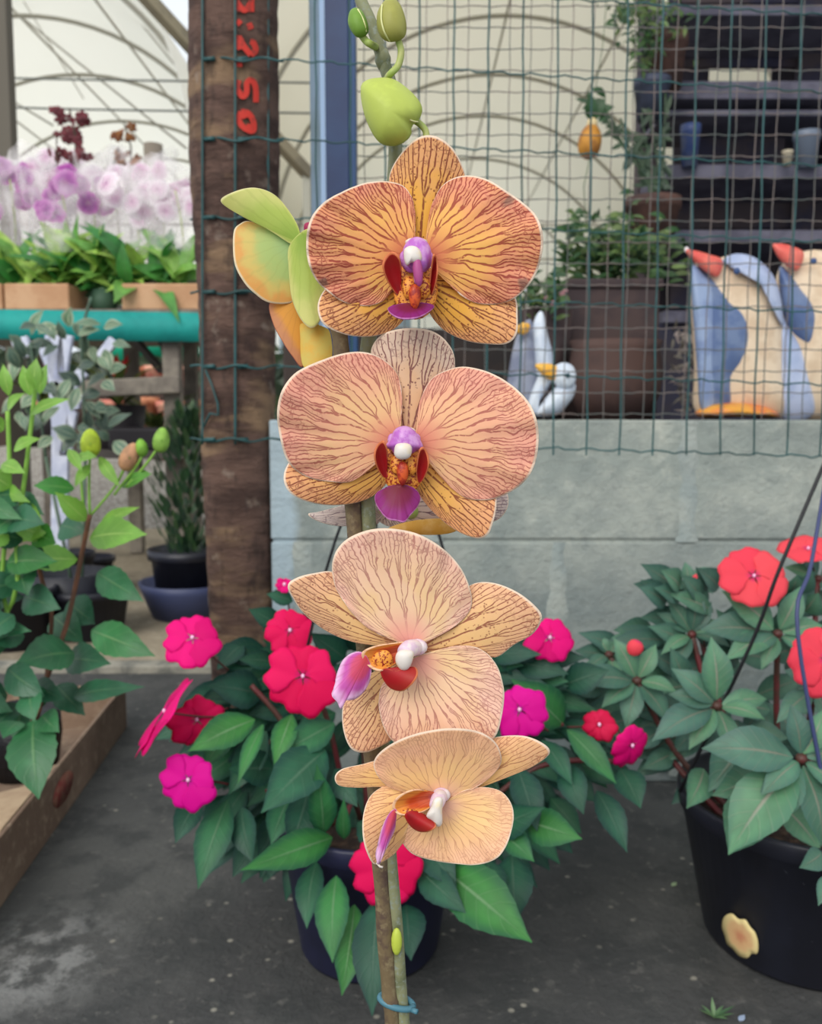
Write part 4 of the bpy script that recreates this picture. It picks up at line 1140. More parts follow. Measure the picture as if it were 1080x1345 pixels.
def whorl(mb, c, tips, Y, w=0.46, ti=0.5, m=None):
    for (tx_, ty_) in tips:
        L = math.hypot(tx_ - c[0], ty_ - c[1])
        f = 1.0 if ty_ > c[1] else 0.9
        pxleaf(mb, (c[0] + (tx_-c[0])*0.08, c[1] + (ty_-c[1])*0.08), (tx_, ty_), max(18, L * w), Y, Y - 0.025 if ty_ > c[1] else Y + 0.01, ti + rnd.uniform(-0.35, 0.4), droop=0.12, fold=0.16, serr=0.03,
               nrm=Vector((((tx_-c[0]) / 200), -0.75, 0.75)))
whorl(mb, (837,894), [(806,838),(862,846),(822,958),(752,898),(890,910),(790,930),(878,950)], 0.95)
whorl(mb, (942,927), [(934,836),(882,878),(878,912),(856,974),(1008,918),(1005,945),(960,990),(905,985)], 0.90)
whorl(mb, (1053,996), [(1038,924),(922,983),(1003,1092),(1084,930),(957,1122),(1080,1112),(1120,985),(1000,1045),(1110,1050)], 0.80, w=0.48)
whorl(mb, (1022,832), [(948,776),(920,827),(952,868),(1052,770),(1082,822),(1000,880),(1070,870),(985,860)], 0.97)
whorl(mb, (909,833), [(862,805),(875,785),(868,860),(935,790),(885,880),(945,815),(960,850),(915,770)], 1.02, w=0.4)
whorl(mb, (1070,905), [(1030,880),(1090,960),(1020,950),(1100,880),(1060,850)], 0.88)
whorl(mb, (1075,760), [(1030,745),(1100,800),(1050,720),(1110,740)], 1.06)
whorl(mb, (905,770), [(900,738),(935,745),(870,775),(938,780)], 1.08, w=0.5)
whorl(mb, (800,860), [(770,880),(785,835),(820,830),(760,905),(812,905)], 1.02, w=0.42)
for b, tp, w, yb, yt, ti in [((925,1010),(902,1062),38,0.90,0.86,0.7),((990,960),(930,1040),62,0.90,0.86,0.35),((1010,1012),(935,1045),54,0.86,0.83,0.6),
  ((985,1050),(957,1123),60,0.84,0.79,0.9),((1030,1060),(1078,1118),46,0.84,0.80,0.8),((900,900),(880,850),30,0.96,0.95,0.3),((1080,1120),(1050,1140),30,0.78,0.76,0.4),((1085,1150),(1075,1190),20,0.76,0.74,0.4)]:
    pxleaf(mb, b, tp, w, yb, yt, ti, serr=0.04)
rg = random.Random(5)
for i in range(300):
    x = rg.uniform(770, 1200); y = rg.uniform(770, 1040)
    if x < 860 and (y > 950 or y < 850): continue
    if x < 900 and y > 990: continue
    ang = math.atan2(y - 900 + rg.uniform(-60, 60), x - 990 + rg.uniform(-60, 60)); L = rg.uniform(45, 80)
    Yb = 1.02 + 0.07 * rg.random() - (0.07 if y > 930 else 0)
    pxleaf(mb, (x, y), (x + L * math.cos(ang), y + L * math.sin(ang) * 0.7 + 6), rg.uniform(26, 38), Yb, Yb - 0.02, rg.random() * 0.6)
mb.build('foliage', impleaf2, coral)
mb = MB()
for (x, y, Yt) in ((837,894,0.95),(942,927,0.9),(1053,996,0.80),(1022,832,0.97),(909,833,1.02),(1070,905,0.88),(1075,760,1.06),(905,770,1.08),(800,860,1.02)):
    b = Vector((QC[0] + (x - 1040) * 0.0004, QC[1] + rg.uniform(-0.03, 0.05), 0.14)); e = W(x, y, Yt)
    mb.tube(curve3([b, (b * 0.45 + e * 0.55) + Vector((0, 0.01, -0.02)), e], 6), 0.0034, 7)
    mb.blob(e, (0.006, 0.006, 0.005), None, 8)
mb.build('stems', redstem, coral)
for (px, py, Y_, r, nv, kd, spn, lb, st, cp) in [
 (990,757,0.96,48,(-0.05,-0.85,0.5),'coral',0.35,None,(1010,800),0.12),
 (1085,866,0.84,52,(-0.1,-0.92,0.3),'coral',0.8,None,(1075,900),0.12),
 (1062,722,1.04,38,(-0.2,-0.35,0.9),'coral',0.2,None,(1075,760),0.15)]:
    blossom(coral, px, py, Y_, r, nv, kd, spn, lb, st, cp, notch=0.07)
for (px, py, Y_, s_) in ((917,763,1.06,10),(834,851,0.94,12)):
    mb = MB(); c = W(px, py, Y_); r = s_ / F * Y_
    mb.blob(c, (r, r * 0.8, r * 0.95), Matrix.Rotation(0.5, 3, 'Y'), 12, lambda u: 1.1 - 0.3 * u)
    mb.build('flower_bud', FM['coral'], coral, label='closed pinkish-red flower bud')
ap = W(1092, 588, 0.90)
mb = MB(); mb.tube(curve3([ap, W(1025,745,0.89), W(985,850,0.90), W(893,1040,0.92)], 6), 0.0020, 7); mb.build('hanger_wire', wirem, coral)
mb = MB(); mb.tube(curve3([ap, W(1066,740,0.84), W(1048,832,0.81), Vector((0.40, 0.783, 0.165))], 6), 0.0020, 7); mb.build('hanger_wire', wireb, coral)
mb = MB(); mb.tube(curve3([ap, Vector((0.50, 0.93, 0.3)), Vector((0.568, 0.93, 0.165))], 6), 0.0020, 7); mb.build('hanger_wire', wirem, coral)
# small weed growing from the slab near the right pot
mb = MB(); c = G(938, 1336)
for k in range(9):
    a = k * 0.75; L = rg.uniform(0.012, 0.026)
    mb.leaf(c, c + Vector((L * math.cos(a), L * math.sin(a) * 0.6, rg.uniform(0.004, 0.014))), 0.004, (0, 0, 1), tint=rg.random())
mb.build('weed', leafmat('weed_leaf', (86,120,80), (120,140,100), trans=0.1), label='tiny green weed on the slab in front of the right pot', cat='weed')
# dropped leaf bits
for (px, py, cl, lb) in ((886,1162,(140,160,124),'tiny pale green leaf scrap on the slab left of the right pot'),(975,1338,(150,165,190),'tiny pale blue scrap on the slab at the bottom edge')):
    mb = MB(); c = G(px, py, 0.001); mb.leaf(c + Vector((-0.004,-0.003,0)), c + Vector((0.004,0.004,0.001)), 0.006, (0,0,1), fold=0.1)
    mb.build('litter_scrap', mat('scrap_%d' % px, cl, 0.8), label=lb, cat='litter', solid=0.0005)

# ------------------------------------------------------------------ left: tray with hibiscus-like plants
A0 = G(-4, 1200); B0 = G(167, 955)
ex = (B0 - A0); LT = ex.length; ex.normalize(); ey = Vector((-ex.y, ex.x, 0))
def TP(u, v, z): return A0 + ex * u + ey * v + Vector((0, 0, z))
card = mat('cardboard', (136,114,96), 0.85, var=[(6.0,(118,96,80),0.4,0.65),(60.0,(148,128,108),0.5,0.7)], bump=(60.0, 0.002))
tray = empty('cardboard_tray', TP(LT/2, 0.2, 0), 'open brown cardboard tray on the ground at the lower left holding the bright green plants', 'tray')
H = 0.082; u0 = -0.12; WV = 0.40; th = 0.006
def panel(c, name='side_panel'):
    mb = MB(); vs = [TP(*p) for p in c]
    mb.add(vs, [(0,3,2,1),(4,5,6,7),(0,1,5,4),(1,2,6,5),(2,3,7,6),(3,0,4,7)]); mb.build(name, card, tray, smooth=False, bevel=0.0015)
def pbox(u_0, u_1, v_0, v_1, z_0, z_1, name='side_panel'):
    panel([(u_0,v_0,z_0),(u_1,v_0,z_0),(u_1,v_1,z_0),(u_0,v_1,z_0),(u_0,v_0,z_1),(u_1,v_0,z_1),(u_1,v_1,z_1),(u_0,v_1,z_1)], name)
pbox(u0, LT, 0, th, 0, H); pbox(u0, LT, WV - th, WV, 0, H)
pbox(LT - th, LT, th, WV - th, 0, H, 'end_panel'); pbox(u0, u0 + th, th, WV - th, 0, H, 'end_panel')
pbox(u0, LT, 0, WV, 0.0005, 0.004, 'tray_floor')
# top flap with a curved cutout folded inward near the front corner
mb = MB(); vs = []; fs = []
N = 24
for i in range(N + 1):
    u = u0 + 0.36 * i / N
    d = 0.07 + 0.03 * math.sin(i * 0.5) - 0.045 * math.exp(-((i - 8) / 3.0) ** 2)
    if i > 18: d *= max(0.15, (N - i) / 6.0)
    for v, z in ((th, H), (d, H - 0.008)):
        vs.append(TP(u, v, z))
fs = [(2*i, 2*i+2, 2*i+3, 2*i+1) for i in range(N)]
mb.add(vs, fs); mb.build('flap', mat('cardboard_pale', (176,152,124), 0.85, var=(30.0,(160,134,108),0.4,0.65)), tray, smooth=False, solid=0.003)
mb = MB(); vs = []; n_ = 24
uc = LT * 0.40
for k in range(n_):
    a = 2 * math.pi * k / n_; vs.append(TP(uc + 0.045 * math.cos(a), -0.0006, H * 0.52 + 0.020 * math.sin(a)))
mb.add(vs, [tuple(range(n_))]); mb.build('printed_mark', mat('print_red', (132,60,54), 0.85, var=(90.0,(140,96,78),0.45,0.6)), tray, solid=0.0008, label='faded red printed oval on the side panel')

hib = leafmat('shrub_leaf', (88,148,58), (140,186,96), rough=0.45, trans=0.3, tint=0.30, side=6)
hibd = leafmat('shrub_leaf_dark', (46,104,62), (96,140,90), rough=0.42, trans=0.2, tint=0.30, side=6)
brown = mat('shrub_stem', (118,76,54), 0.7, var=(50.0,(96,66,48),0.4,0.6)); lime = mat('shrub_stem_green', (130,176,70), 0.6)
def gpot(parent, x, y, r, h, m, z0=0.004):
    mb = MB(); mb.lathe((x, y, z0), [(0,0),(r*0.85,0),(r*1.0,h*0.6),(r*0.97,h),(r*0.93,h),(r*0.9,h-0.012),(0,h-0.012)], 32)
    mb.build('grow_bag', m, parent)
bag = mat('grow_bag_black', (26,27,32), 0.5, var=(18.0,(48,48,54),0.5,0.7), bump=(30.0, 0.008))
p1 = TP(LT * 0.66, 0.11, 0.0)
sh = empty('potted_shrub', (p1.x, p1.y, 0.004), 'bright green leafy shrub with pale buds rising from the cardboard tray', 'potted plant')
gpot(sh, p1.x, p1.y, 0.058, 0.105, bag)
mb = MB()
for b, tp, w, yb, yt, ti in [((118,706),(193,702),44,1.10,1.06,0.75),((102,735),(24,738),38,1.10,1.06,0.7),((114,684),(72,646),26,1.12,1.09,0.9),
   ((130,692),(184,666),18,1.11,1.08,1.0),((98,642),(44,638),26,1.14,1.12,0.0),((178,628),(198,622),16,1.13,1.12,0.6),((160,640),(200,622),18,1.13,1.11,0.5),
   ((100,602),(128,600),16,1.12,1.10,0.9),((118,610),(98,640),14,1.12,1.10,0.9),((130,600),(158,640),16,1.12,1.10,0.95),((90,590),(108,620),14,1.12,1.10,0.95)]:
    pxleaf(mb, b, tp, w, yb, yt, ti, serr=0.07, droop=0.08)
mb.build('foliage', hib, sh)
mb = MB()
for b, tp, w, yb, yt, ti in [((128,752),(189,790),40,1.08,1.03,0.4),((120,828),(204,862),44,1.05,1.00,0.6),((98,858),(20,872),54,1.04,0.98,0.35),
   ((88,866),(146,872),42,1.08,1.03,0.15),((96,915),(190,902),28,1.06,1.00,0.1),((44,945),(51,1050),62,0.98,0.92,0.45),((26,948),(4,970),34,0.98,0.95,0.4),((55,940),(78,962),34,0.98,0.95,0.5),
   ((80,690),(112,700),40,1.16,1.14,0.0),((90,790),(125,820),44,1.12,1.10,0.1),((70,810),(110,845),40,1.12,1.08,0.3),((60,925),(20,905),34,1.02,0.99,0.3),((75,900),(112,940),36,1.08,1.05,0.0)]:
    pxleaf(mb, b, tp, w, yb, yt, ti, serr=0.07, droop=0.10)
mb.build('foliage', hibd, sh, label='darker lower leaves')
mb = MB(); mb.tube(curve3(wpts([(118,676),(108,725),(98,775),(86,825),(62,890),(46,945)], [1.10,1.10,1.09,1.07,1.04,1.03]) + [Vector((p1.x, p1.y, 0.10))], 6), [0.0032]*37, 8)
mb.tube(curve3(wpts([(50,742),(60,780),(68,812),(60,900)], 1.08), 6), 0.0028, 8)
mb.build('stem', brown, sh)
mb = MB()
for pl in ([(118,676),(117,640),(118,602)],[(120,676),(150,640),(165,612)],[(112,684),(108,650),(106,615)],[(165,640),(190,612),(205,592)],[(150,650),(182,608),(187,592)]):
    mb.tube(curve3(wpts(pl, 1.12), 5), 0.0018, 6)
mb.build('bud_stalk', lime, sh)
for (px, py, rx, ry, ang, cl) in ((212,578,11,17,10,(150,196,84)),(186,588,8,12,-8,(140,196,70)),(170,600,12,20,25,(214,160,120)),(119,582,13,19,0,(190,214,60)),(62,495,11,26,4,(150,206,70))):
    if px == 62: continue
    mb = MB(); c = W(px, py, 1.12)
    mb.blob(c, (rx/F*1.12, rx/F*1.12, ry/F*1.12), Matrix.Rotation(math.radians(ang), 3, 'Y'), 14, lambda u: 0.75 + 0.5 * u)
    o = mb.build('flower_bud', mat('bud_%d' % px, cl, 0.6, var=(60.0,tuple(int(v*0.85) for v in cl),0.4,0.6), trans=0.2), sh)
    k = MB()
    for q in range(5):
        a = q * 1.26; d = Vector((math.cos(a), math.sin(a), 0)) * (rx / F * 1.12)
        k.leaf(c + d*0.3 + Vector((0,0,-ry/F*1.0)), c + d*1.15 + Vector((0,0,ry/F*0.1)), 0.005, d + Vector((0,0,0.1)), tint=0.6)
    k.build('calyx', hib, o)
p2 = TP(LT * 0.42, 0.27, 0.0)
sh2 = empty('potted_shrub', (p2.x, p2.y, 0.004), 'leafy light green shrub cut off by the left edge of the photo', 'potted plant')
gpot(sh2, p2.x, p2.y, 0.060, 0.11, bag)
mb = MB(); rg = random.Random(11)
for b, tp, w, yb, yt, ti in [((46,512),(48,470),20,1.0,1.0,0.9),((40,520),(30,480),18,1.0,1.0,0.9),((52,518),(62,478),18,1.0,1.0,0.8),((40,545),(92,524),16,1.0,0.98,0.9),((10,540),(33,516),16,1.0,0.98,0.95),
   ((12,520),(4,478),16,1.0,1.0,0.9),((18,592),(54,576),18,1.0,0.98,0.95),((5,565),(-18,548),20,1.0,0.98,0.9),((2,610),(34,622),20,1.0,0.98,0.9),((-10,640),(40,660),24,1.02,0.99,0.8),((60,705),(10,690),28,1.02,0.99,0.8),((10,700),(-30,720),40,1.0,0.97,0.7),
   ((28,672),(58,688),30,1.02,0.99,0.9),((14,640),(-20,620),30,1.0,0.98,0.85),((60,690),(30,712),34,1.02,1.0,0.95),((46,700),(74,714),34,1.02,1.0,0.3)]:
    pxleaf(mb, b, tp, w, yb, yt, ti, serr=0.07)
mb.build('foliage', hib, sh2)
mb = MB()
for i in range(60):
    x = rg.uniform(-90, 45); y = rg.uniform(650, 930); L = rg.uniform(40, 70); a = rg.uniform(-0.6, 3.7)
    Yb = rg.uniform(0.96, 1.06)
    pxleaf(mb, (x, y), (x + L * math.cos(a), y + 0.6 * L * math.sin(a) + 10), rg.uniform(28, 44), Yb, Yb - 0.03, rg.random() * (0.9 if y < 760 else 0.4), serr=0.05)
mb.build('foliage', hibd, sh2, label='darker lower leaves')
mb = MB()
for pl in ([(46,512),(36,600),(22,700),(0,820)],[(10,540),(12,640),(2,760),(-6,860)]):
    mb.tube(curve3(wpts(pl, 1.01) + [Vector((p2.x, p2.y, 0.10))], 5), 0.0026, 7)
mb.build('stem', lime, sh2)
p3 = TP(LT * 0.84, 0.09, 0.0)
# ------------------------------------------------------------------ ceramic birds on the wall
rg = random.Random(21)
def birdmat(name, c, c2): return mat(name, c, 0.35, var=(22.0, c2, 0.4, 0.62))
bl = birdmat('bird_blue', (112,130,164), (86,106,148)); cr = birdmat('bird_cream', (232,210,182), (216,190,160)); lav = birdmat('bird_lavender', (186,196,222), (160,174,206))
be = birdmat('beak_red', (226,92,84), (236,120,104)); og = birdmat('bird_orange', (226,160,62), (226,120,60)); eb = mat('bird_eye_blue', (60,84,130), 0.3)
wt = birdmat('bird_white', (222,230,240), (196,208,226)); gy = birdmat('bird_grey', (150,156,174), (120,126,148)); ob = birdmat('beak_orange', (236,170,50), (240,186,80))
def part(parent, ol, Y, d, m, name, label=None, **k):
    return thick(ol, Y, d, **k).build(name, m, parent, label=label)
GY = 1.585
g1 = empty('goose_figure', W(968, 545, GY), 'painted penguin-like bird figure, blue and cream with red upturned beak, complete, on the wall', 'garden figure')
part(g1, [(915,545),(912,480),(908,410),(906,362),(912,345),(935,342),(965,334),(992,340),(1012,358),(1024,385),(1030,430),(1032,490),(1030,546),(970,547)], GY, 0.085, cr, 'body')
part(g1, [(910,350),(926,356),(944,374),(960,388),(980,400),(992,420),(995,445),(990,470),(975,490),(962,505),(957,540),(922,540),(916,470),(909,400)], GY-0.022, 0.060, bl, 'wing')
part(g1, [(908,352),(922,358),(936,378),(942,420),(940,480),(938,535),(922,540),(914,460)], GY-0.034, 0.045, birdmat('bird_pale_blue',(150,168,200),(128,146,184)), 'wing_front')
part(g1, [(948,343),(966,333),(992,338),(1015,360),(1026,392),(1029,430),(1018,410),(1004,380),(985,362),(965,352)], GY-0.016, 0.060, lav, 'back')
part(g1, [(901,327),(914,329),(932,334),(948,340),(949,352),(942,364),(928,358),(914,346),(904,336)], GY-0.038, 0.030, be, 'beak')
mb = MB(); mb.blob(W(902,328,GY-0.038), (0.004,0.004,0.005), None, 10); mb.build('beak_tip', mat('tip_white',(236,230,232),0.4), g1)
mb = MB(); mb.blob(W(968,356,GY-0.046), (0.006,0.004,0.006), None, 10); mb.build('eye', eb, g1)
part(g1, [(920,547),(921,536),(940,530),(975,529),(1005,534),(1020,542),(1018,547)], GY-0.02, 0.10, og, 'foot_base')
g2 = empty('goose_figure', W(1080, 545, GY+0.02), 'second blue and cream bird figure, cut off by the right edge of the photo', 'garden figure')
G2 = GY + 0.03
part(g2, [(1022,545),(1020,480),(1018,410),(1020,362),(1030,345),(1050,332),(1075,328),(1104,336),(1124,355),(1136,385),(1142,430),(1144,490),(1142,546)], G2, 0.085, cr, 'body')
part(g2, [(1024,350),(1038,360),(1054,380),(1068,395),(1076,415),(1076,440),(1068,462),(1050,450),(1036,430),(1026,400)], G2-0.022, 0.060, bl, 'wing')
part(g2, [(1022,420),(1040,432),(1056,456),(1066,500),(1068,545),(1024,545)], G2-0.022, 0.060, lav, 'wing_lower')
part(g2, [(1015,321),(1028,320),(1046,325),(1056,332),(1054,346),(1046,356),(1034,350),(1022,338)], G2-0.036, 0.030, be, 'beak')
mb = MB(); mb.blob(W(1069,343,G2-0.046), (0.006,0.004,0.006), None, 10); mb.build('eye', eb, g2)
g3 = empty('gull_figure', W(692, 545, 1.60), 'grey and white seabird figure with its pointed tail raised, left end of the wall', 'garden figure')
part(g3, [(664,545),(668,490),(676,450),(688,425),(698,420),(706,450),(708,500),(706,546)], 1.61, 0.06, gy, 'body')
part(g3, [(700,430),(712,408),(720,440),(727,470),(724,500),(714,520),(704,490)], 1.60, 0.04, wt, 'tail')
part(g3, [(677,432),(686,424),(696,426),(694,436),(684,440)], 1.575, 0.02, ob, 'beak')
g4 = empty('gull_figure', W(722, 545, 1.56), 'small white seabird figure with orange beak, head bent over its back', 'garden figure')
part(g4, [(690,546),(700,510),(712,486),(724,478),(730,492),(718,512),(708,530),(706,546)], 1.58, 0.035, wt, 'neck')
part(g4, [(704,546),(716,524),(730,508),(742,500),(756,504),(754,520),(744,534),(730,546)], 1.57, 0.05, wt, 'body')
part(g4, [(728,482),(740,476),(752,480),(757,492),(754,506),(744,512),(732,508),(726,496)], 1.555, 0.035, wt, 'head')
part(g4, [(703,479),(716,477),(730,480),(734,488),(730,499),(718,497),(708,488)], 1.548, 0.018, ob, 'beak')
mb = MB(); mb.blob(W(746,493,1.535), (0.0045,0.003,0.0045), None, 10); mb.build('eye', mat('bird_eye_green',(40,70,84),0.3), g4)
# dark pots behind
dk = mat('pot_dark_brown', (74,58,56), 0.7, var=(8.0,(58,46,48),0.4,0.6))
def boxpot(px0, px1, py0, py1, Y, dpt, label, m, round_=False):
    if round_:
        c = W((px0+px1)/2, py1, Y); r = (px1-px0)/2/F*Y; z1 = zat(py0, Y); z0 = WT + 0.0005
        mb = MB(); h = z1 - z0
        mb.lathe((c.x, Y + r * 0.6, z0), [(0,0),(r*0.72,0),(r*0.95,h*0.35),(r,h*0.6),(r*0.92,h*0.9),(r*0.98,h),(r*0.86,h),(r*0.84,h*0.85),(0,h*0.85)], 40, sy=0.6)
        return mb.build('flower_pot', m, label=label, cat='pot')
    a = W(px0, py1, Y); b = W(px1, py0, Y); z0 = WT + 0.0005
    e = empty('planter_box', ((a.x+b.x)/2, Y, z0), label, 'planter')
    mb = MB(); mb.box((a.x, Y, z0), (b.x, Y + dpt, b.z)); mb.build('body', m, e, smooth=False, bevel=0.006)
    mb = MB(); mb.box((a.x-0.006, Y-0.006, b.z-0.02), (b.x+0.006, Y+dpt+0.006, b.z)); mb.build('rim', m, e, smooth=False, bevel=0.004)
    return e
WTOP = 0.57
# a stout ledge behind the wall carries the pots
mb = MB(); mb.box((0.02, WY + 0.20, 0.0), (2.6, 2.09, WT)); mb.build('trim_3', mat('ledge_dark', (52,48,50), 0.9), smooth=False, kind='structure')
boxpot(742, 868, 366, 548, 1.88, 0.20, 'tall dark brown planter carrying a bushy green plant behind the wire mesh', dk)
boxpot(752, 880, 444, 548, 1.72, 0.1, 'rounded dark brown pot standing on the wall between the birds', mat('pot_dark_warm',(88,66,60),0.7,var=(8.0,(70,54,52),0.4,0.6)), True)
mb = MB()
for i in range(650):
    x = rg.gauss(805, 44); y = rg.gauss(335, 24)
    if x > 905 or x < 700: continue
    if x < 740: y = rg.uniform(355, 400)
    a = rg.uniform(0, 6.28); L = rg.uniform(12, 30)
    pxleaf(mb, (x, y), (x + L*math.cos(a), y - abs(L*math.sin(a))*0.8 + 6), rg.uniform(5, 10), 1.98 + rg.uniform(-0.08, 0.1), None, rg.random())
for i in range(14):
    x = rg.uniform(745, 865); mb.tube(curve3([W(x*0.4+805*0.6, 372, 2.0), W(x, 330, 1.98)], 3), 0.002, 5)
bushm = leafmat('bush_leaf', (62,92,50), (90,110,70), trans=0.2, tint=0.5)
mb.build('bush', bushm, label='bushy small-leaved green plant spilling from the tall dark planter', cat='plant')
# trailing plant left of it, above the gulls
mb = MB()
for i in range(110):
    x = rg.uniform(682, 745); y = 395 + 0.12 * (x - 700) * -1 + rg.gauss(0, 16); a = rg.uniform(0, 6.28); L = rg.uniform(10, 24)
    pxleaf(mb, (x, y), (x + L*math.cos(a), y + L*math.sin(a)*0.7), rg.uniform(5, 9), 1.80 + rg.uniform(-0.05, 0.05), None, rg.random())
tp_ = empty('trailing_plant', W(715, 420, 1.80), 'low leafy plant with tiny pink flowers just above the seabird figures', 'plant')
mb.build('foliage', bushm, tp_)
c = W(712, 548, 1.82); mb = MB(); h_ = zat(408, 1.82) - WT
mb.lathe((c.x, 1.84, WT + 0.0005), [(0,0),(0.045,0),(0.062,h_),(0.055,h_),(0.05,h_-0.02),(0,h_-0.02)], 28); mb.build('pot', dk, tp_)
for (px, py) in ((718,392),(738,386),(742,382),(726,398)):
    mb = MB(); mb.blob(W(px, py, 1.76), (0.006,0.005,0.005), None, 8); mb.build('flower', mat('tiny_pink',(232,170,176),0.6), tp_)
mb = MB()
for i in range(90):
    x = rg.gauss(903, 10); y = rg.uniform(435, 545); a = rg.uniform(0, 6.28); L = rg.uniform(10, 20)
    pxleaf(mb, (x, y), (x + L*math.cos(a), y + L*math.sin(a)), rg.uniform(3, 6), 1.85 + rg.uniform(-0.03, 0.05), None, rg.random())
mb.build('dry_plant', leafmat('dry_leaf', (120,112,104), (150,140,130), trans=0.1), label='dry greyish twiggy plant in the shade between round pot and bird figure', cat='plant')

# ------------------------------------------------------------------ shaded shelving on the right
SY = 2.62
shel = empty('display_shelving', (1.25, SY, 0.0), 'dark shaded display shelving with wooden planks behind the wire mesh on the right', 'shelving')
dp = mat('plank_dark', (96,94,108), 0.8, var=(8.0,(74,72,86),0.4,0.6)); dp2 = mat('plank_brown', (74,64,66), 0.85, var=(6.0,(52,50,68),0.4,0.6))
netm = mat('shade_cloth', (44,44,60), 0.9, var=(5.0,(54,48,52),0.4,0.6))
xs = W(868, 300, SY).x; xe = 3.2
def plank(y0, y1, Y, x0, x1, m, nm='shelf', dpt=0.30, slope=0.0):
    a = W(x0, y1, Y); b = W(x1, y0, Y)
    mb = MB(); mb.box((a.x, Y, a.z), (b.x, Y + dpt, b.z)); mb.build(nm, m, shel, smooth=False, bevel=0.003)
for (y0, y1) in ((6, 20), (106, 130), (144, 152), (216, 234), (302, 318), (408, 424)):
    plank(y0, y1, SY, 872, 1320, dp)
for (y0, y1, Y_) in ((22, 88, SY + 0.30), (238, 300, SY + 0.29), (320, 406, SY + 0.30), (-60, 4, SY + 0.3)):
    plank(y0, y1, Y_, 880, 1320, dp2, 'back_board', 0.02)
plank(424, 700, SY + 0.02, 850, 1320, netm, 'skirt', 0.02)
plank(318, 430, SY + 0.33, 846, 1320, netm, 'skirt', 0.02)
for px in (880, 1110, 1290):
    a = W(px, 300, SY - 0.01); mb = MB(); mb.box((a.x - 0.03, SY + 0.26, 0.0), (a.x + 0.03, SY + 0.31, 2.2)); mb.build('upright', dp2, shel, smooth=False)
for px in (900, 1082):
    a = W(px, 165, SY + 0.24); mb = MB(); mb.box((a.x, SY + 0.2, zat(216, SY)), (a.x + 0.30, SY + 0.26, zat(152, SY))); mb.build('back_board', dp2, shel, smooth=False)
# shade cloth hung behind with torn slits of daylight
shade = empty('shade_cloth', (1.9, 3.3, 0), 'dark shade cloth hung behind the shelving with slits of daylight', 'shade cloth')
mb = MB()
def strip(px0, px1, y0, y1, Y=3.3):
    a = W(px0, y1, Y); b = W(px1, y0, Y); mb.box((a.x, Y, a.z), (b.x, Y + 0.01, b.z))
rows = [(-260, 88, [(880, 1700)]), (88, 108, [(880, 932), (1014, 1052), (1074, 1700)]), (108, 124, [(880, 1046), (1060, 1700)]), (124, 167, [(880, 1700)]), (167, 178, [(880, 918), (966, 1700)]),
        (178, 186, [(880, 914), (928, 1700)]), (186, 760, [(868, 1700)])]
for y0, y1, sp_ in rows:
    for a_, b_ in sp_: strip(a_, b_, y0, y1)
mb.build('cloth', netm, shade, smooth=False)
# unseen cloth roof and side, added to keep the shelving dark
mb = MB(); a = W(872, 0, SY); mb.box((a.x, 1.75, 2.35), (4.2, 3.4, 2.38)); mb.build('added_roof_cloth', netm, shade, smooth=False)
mb = MB(); mb.box((4.1, 1.75, 0.0), (4.13, 3.4, 2.36)); mb.build('added_side_cloth', netm, shade, smooth=False)
# items on the shelves
def tpot(px, py0, py1, wpx, Y, m, label, name='flower_pot'):
    z0 = zat(py1, Y); z1 = zat(py0, Y); c = W(px, py1, Y); r = wpx / 2 / F * Y; h = z1 - z0
    e = empty(name, (c.x, Y + r, z0), label, 'pot')
    mb = MB(); mb.lathe((c.x, Y + r, z0), [(0,0),(r*0.72,0),(r*0.92,h*0.78),(r,h*0.8),(r,h),(r*0.9,h),(r*0.86,h*0.8),(0,h*0.8)], 28)
    mb.build('body', m, e); return e
terra = mat('terracotta_dim', (88,62,54), 0.8, var=(14.0,(66,48,44),0.4,0.6)); bluep = mat('pot_blue', (52,68,112), 0.5, var=(14.0,(84,92,116),0.4,0.6))
e1 = tpot(883, 36, 106, 52, 2.50, terra, 'brown terracotta pot with a drooping fern on the top right shelf')
mb = MB()
for i in range(260):
    x = rg.gauss(855, 30); y = rg.gauss(22, 22)
    if i < 60: x = rg.uniform(836, 856); y = rg.uniform(30, 92)
    if i > 220: x = rg.uniform(805, 850); y = rg.gauss(16, 8)
    a = rg.uniform(0, 6.28); L = rg.uniform(8, 22)
    pxleaf(mb, (x, y), (x + L*math.cos(a), y + L*math.sin(a)*0.8), rg.uniform(3, 7), 2.48 + rg.uniform(-0.08, 0.08), None, rg.random())
mb.build('foliage', bushm, e1)
e2 = tpot(862, 95, 150, 48, 2.45, mat('pot_slate', (64,70,88), 0.6, var=(12.0,(48,52,64),0.4,0.6)), 'slate grey pot hanging off the shelf end beneath the fern pot')
e3 = tpot(866, 252, 322, 74, 2.40, terra, 'terracotta pot holding upright leafy stems, middle right')
mb = MB()
for k in range(9):
    x0 = 858 + rg.uniform(-10, 14); x1 = 775 + k * 13 + rg.uniform(-6, 6); y1 = rg.uniform(120, 175)
    pts = curve3(wpts([(x0, 262), ((x0*0.6+x1*0.4) + 4, 215), (x1, y1)], 2.46), 6)
    mb.tube(pts, 0.003, 5)
    for q in range(12):
        p = pts[int(rg.uniform(0.25, 1) * (len(pts) - 1))]; a = rg.uniform(0, 6.28); L = rg.uniform(0.02, 0.05)
        mb.leaf(p, p + Vector((L*math.cos(a), rg.uniform(-0.01, 0.01), L*math.sin(a))), 0.014, (0, -1, 0.2), tint=rg.random() * 0.6)
mb.build('stems', leafmat('twig_leaf', (52,72,50), (70,90,66), trans=0.15), e3)
e4 = tpot(910, 160, 216, 26, 2.58, bluep, 'blue cup-shaped pot on the middle shelf')
e5 = tpot(1066, 168, 216, 34, 2.58, mat('pot_grey_clear', (110,120,136), 0.3), 'pale grey translucent pot near the right edge of the middle shelf')
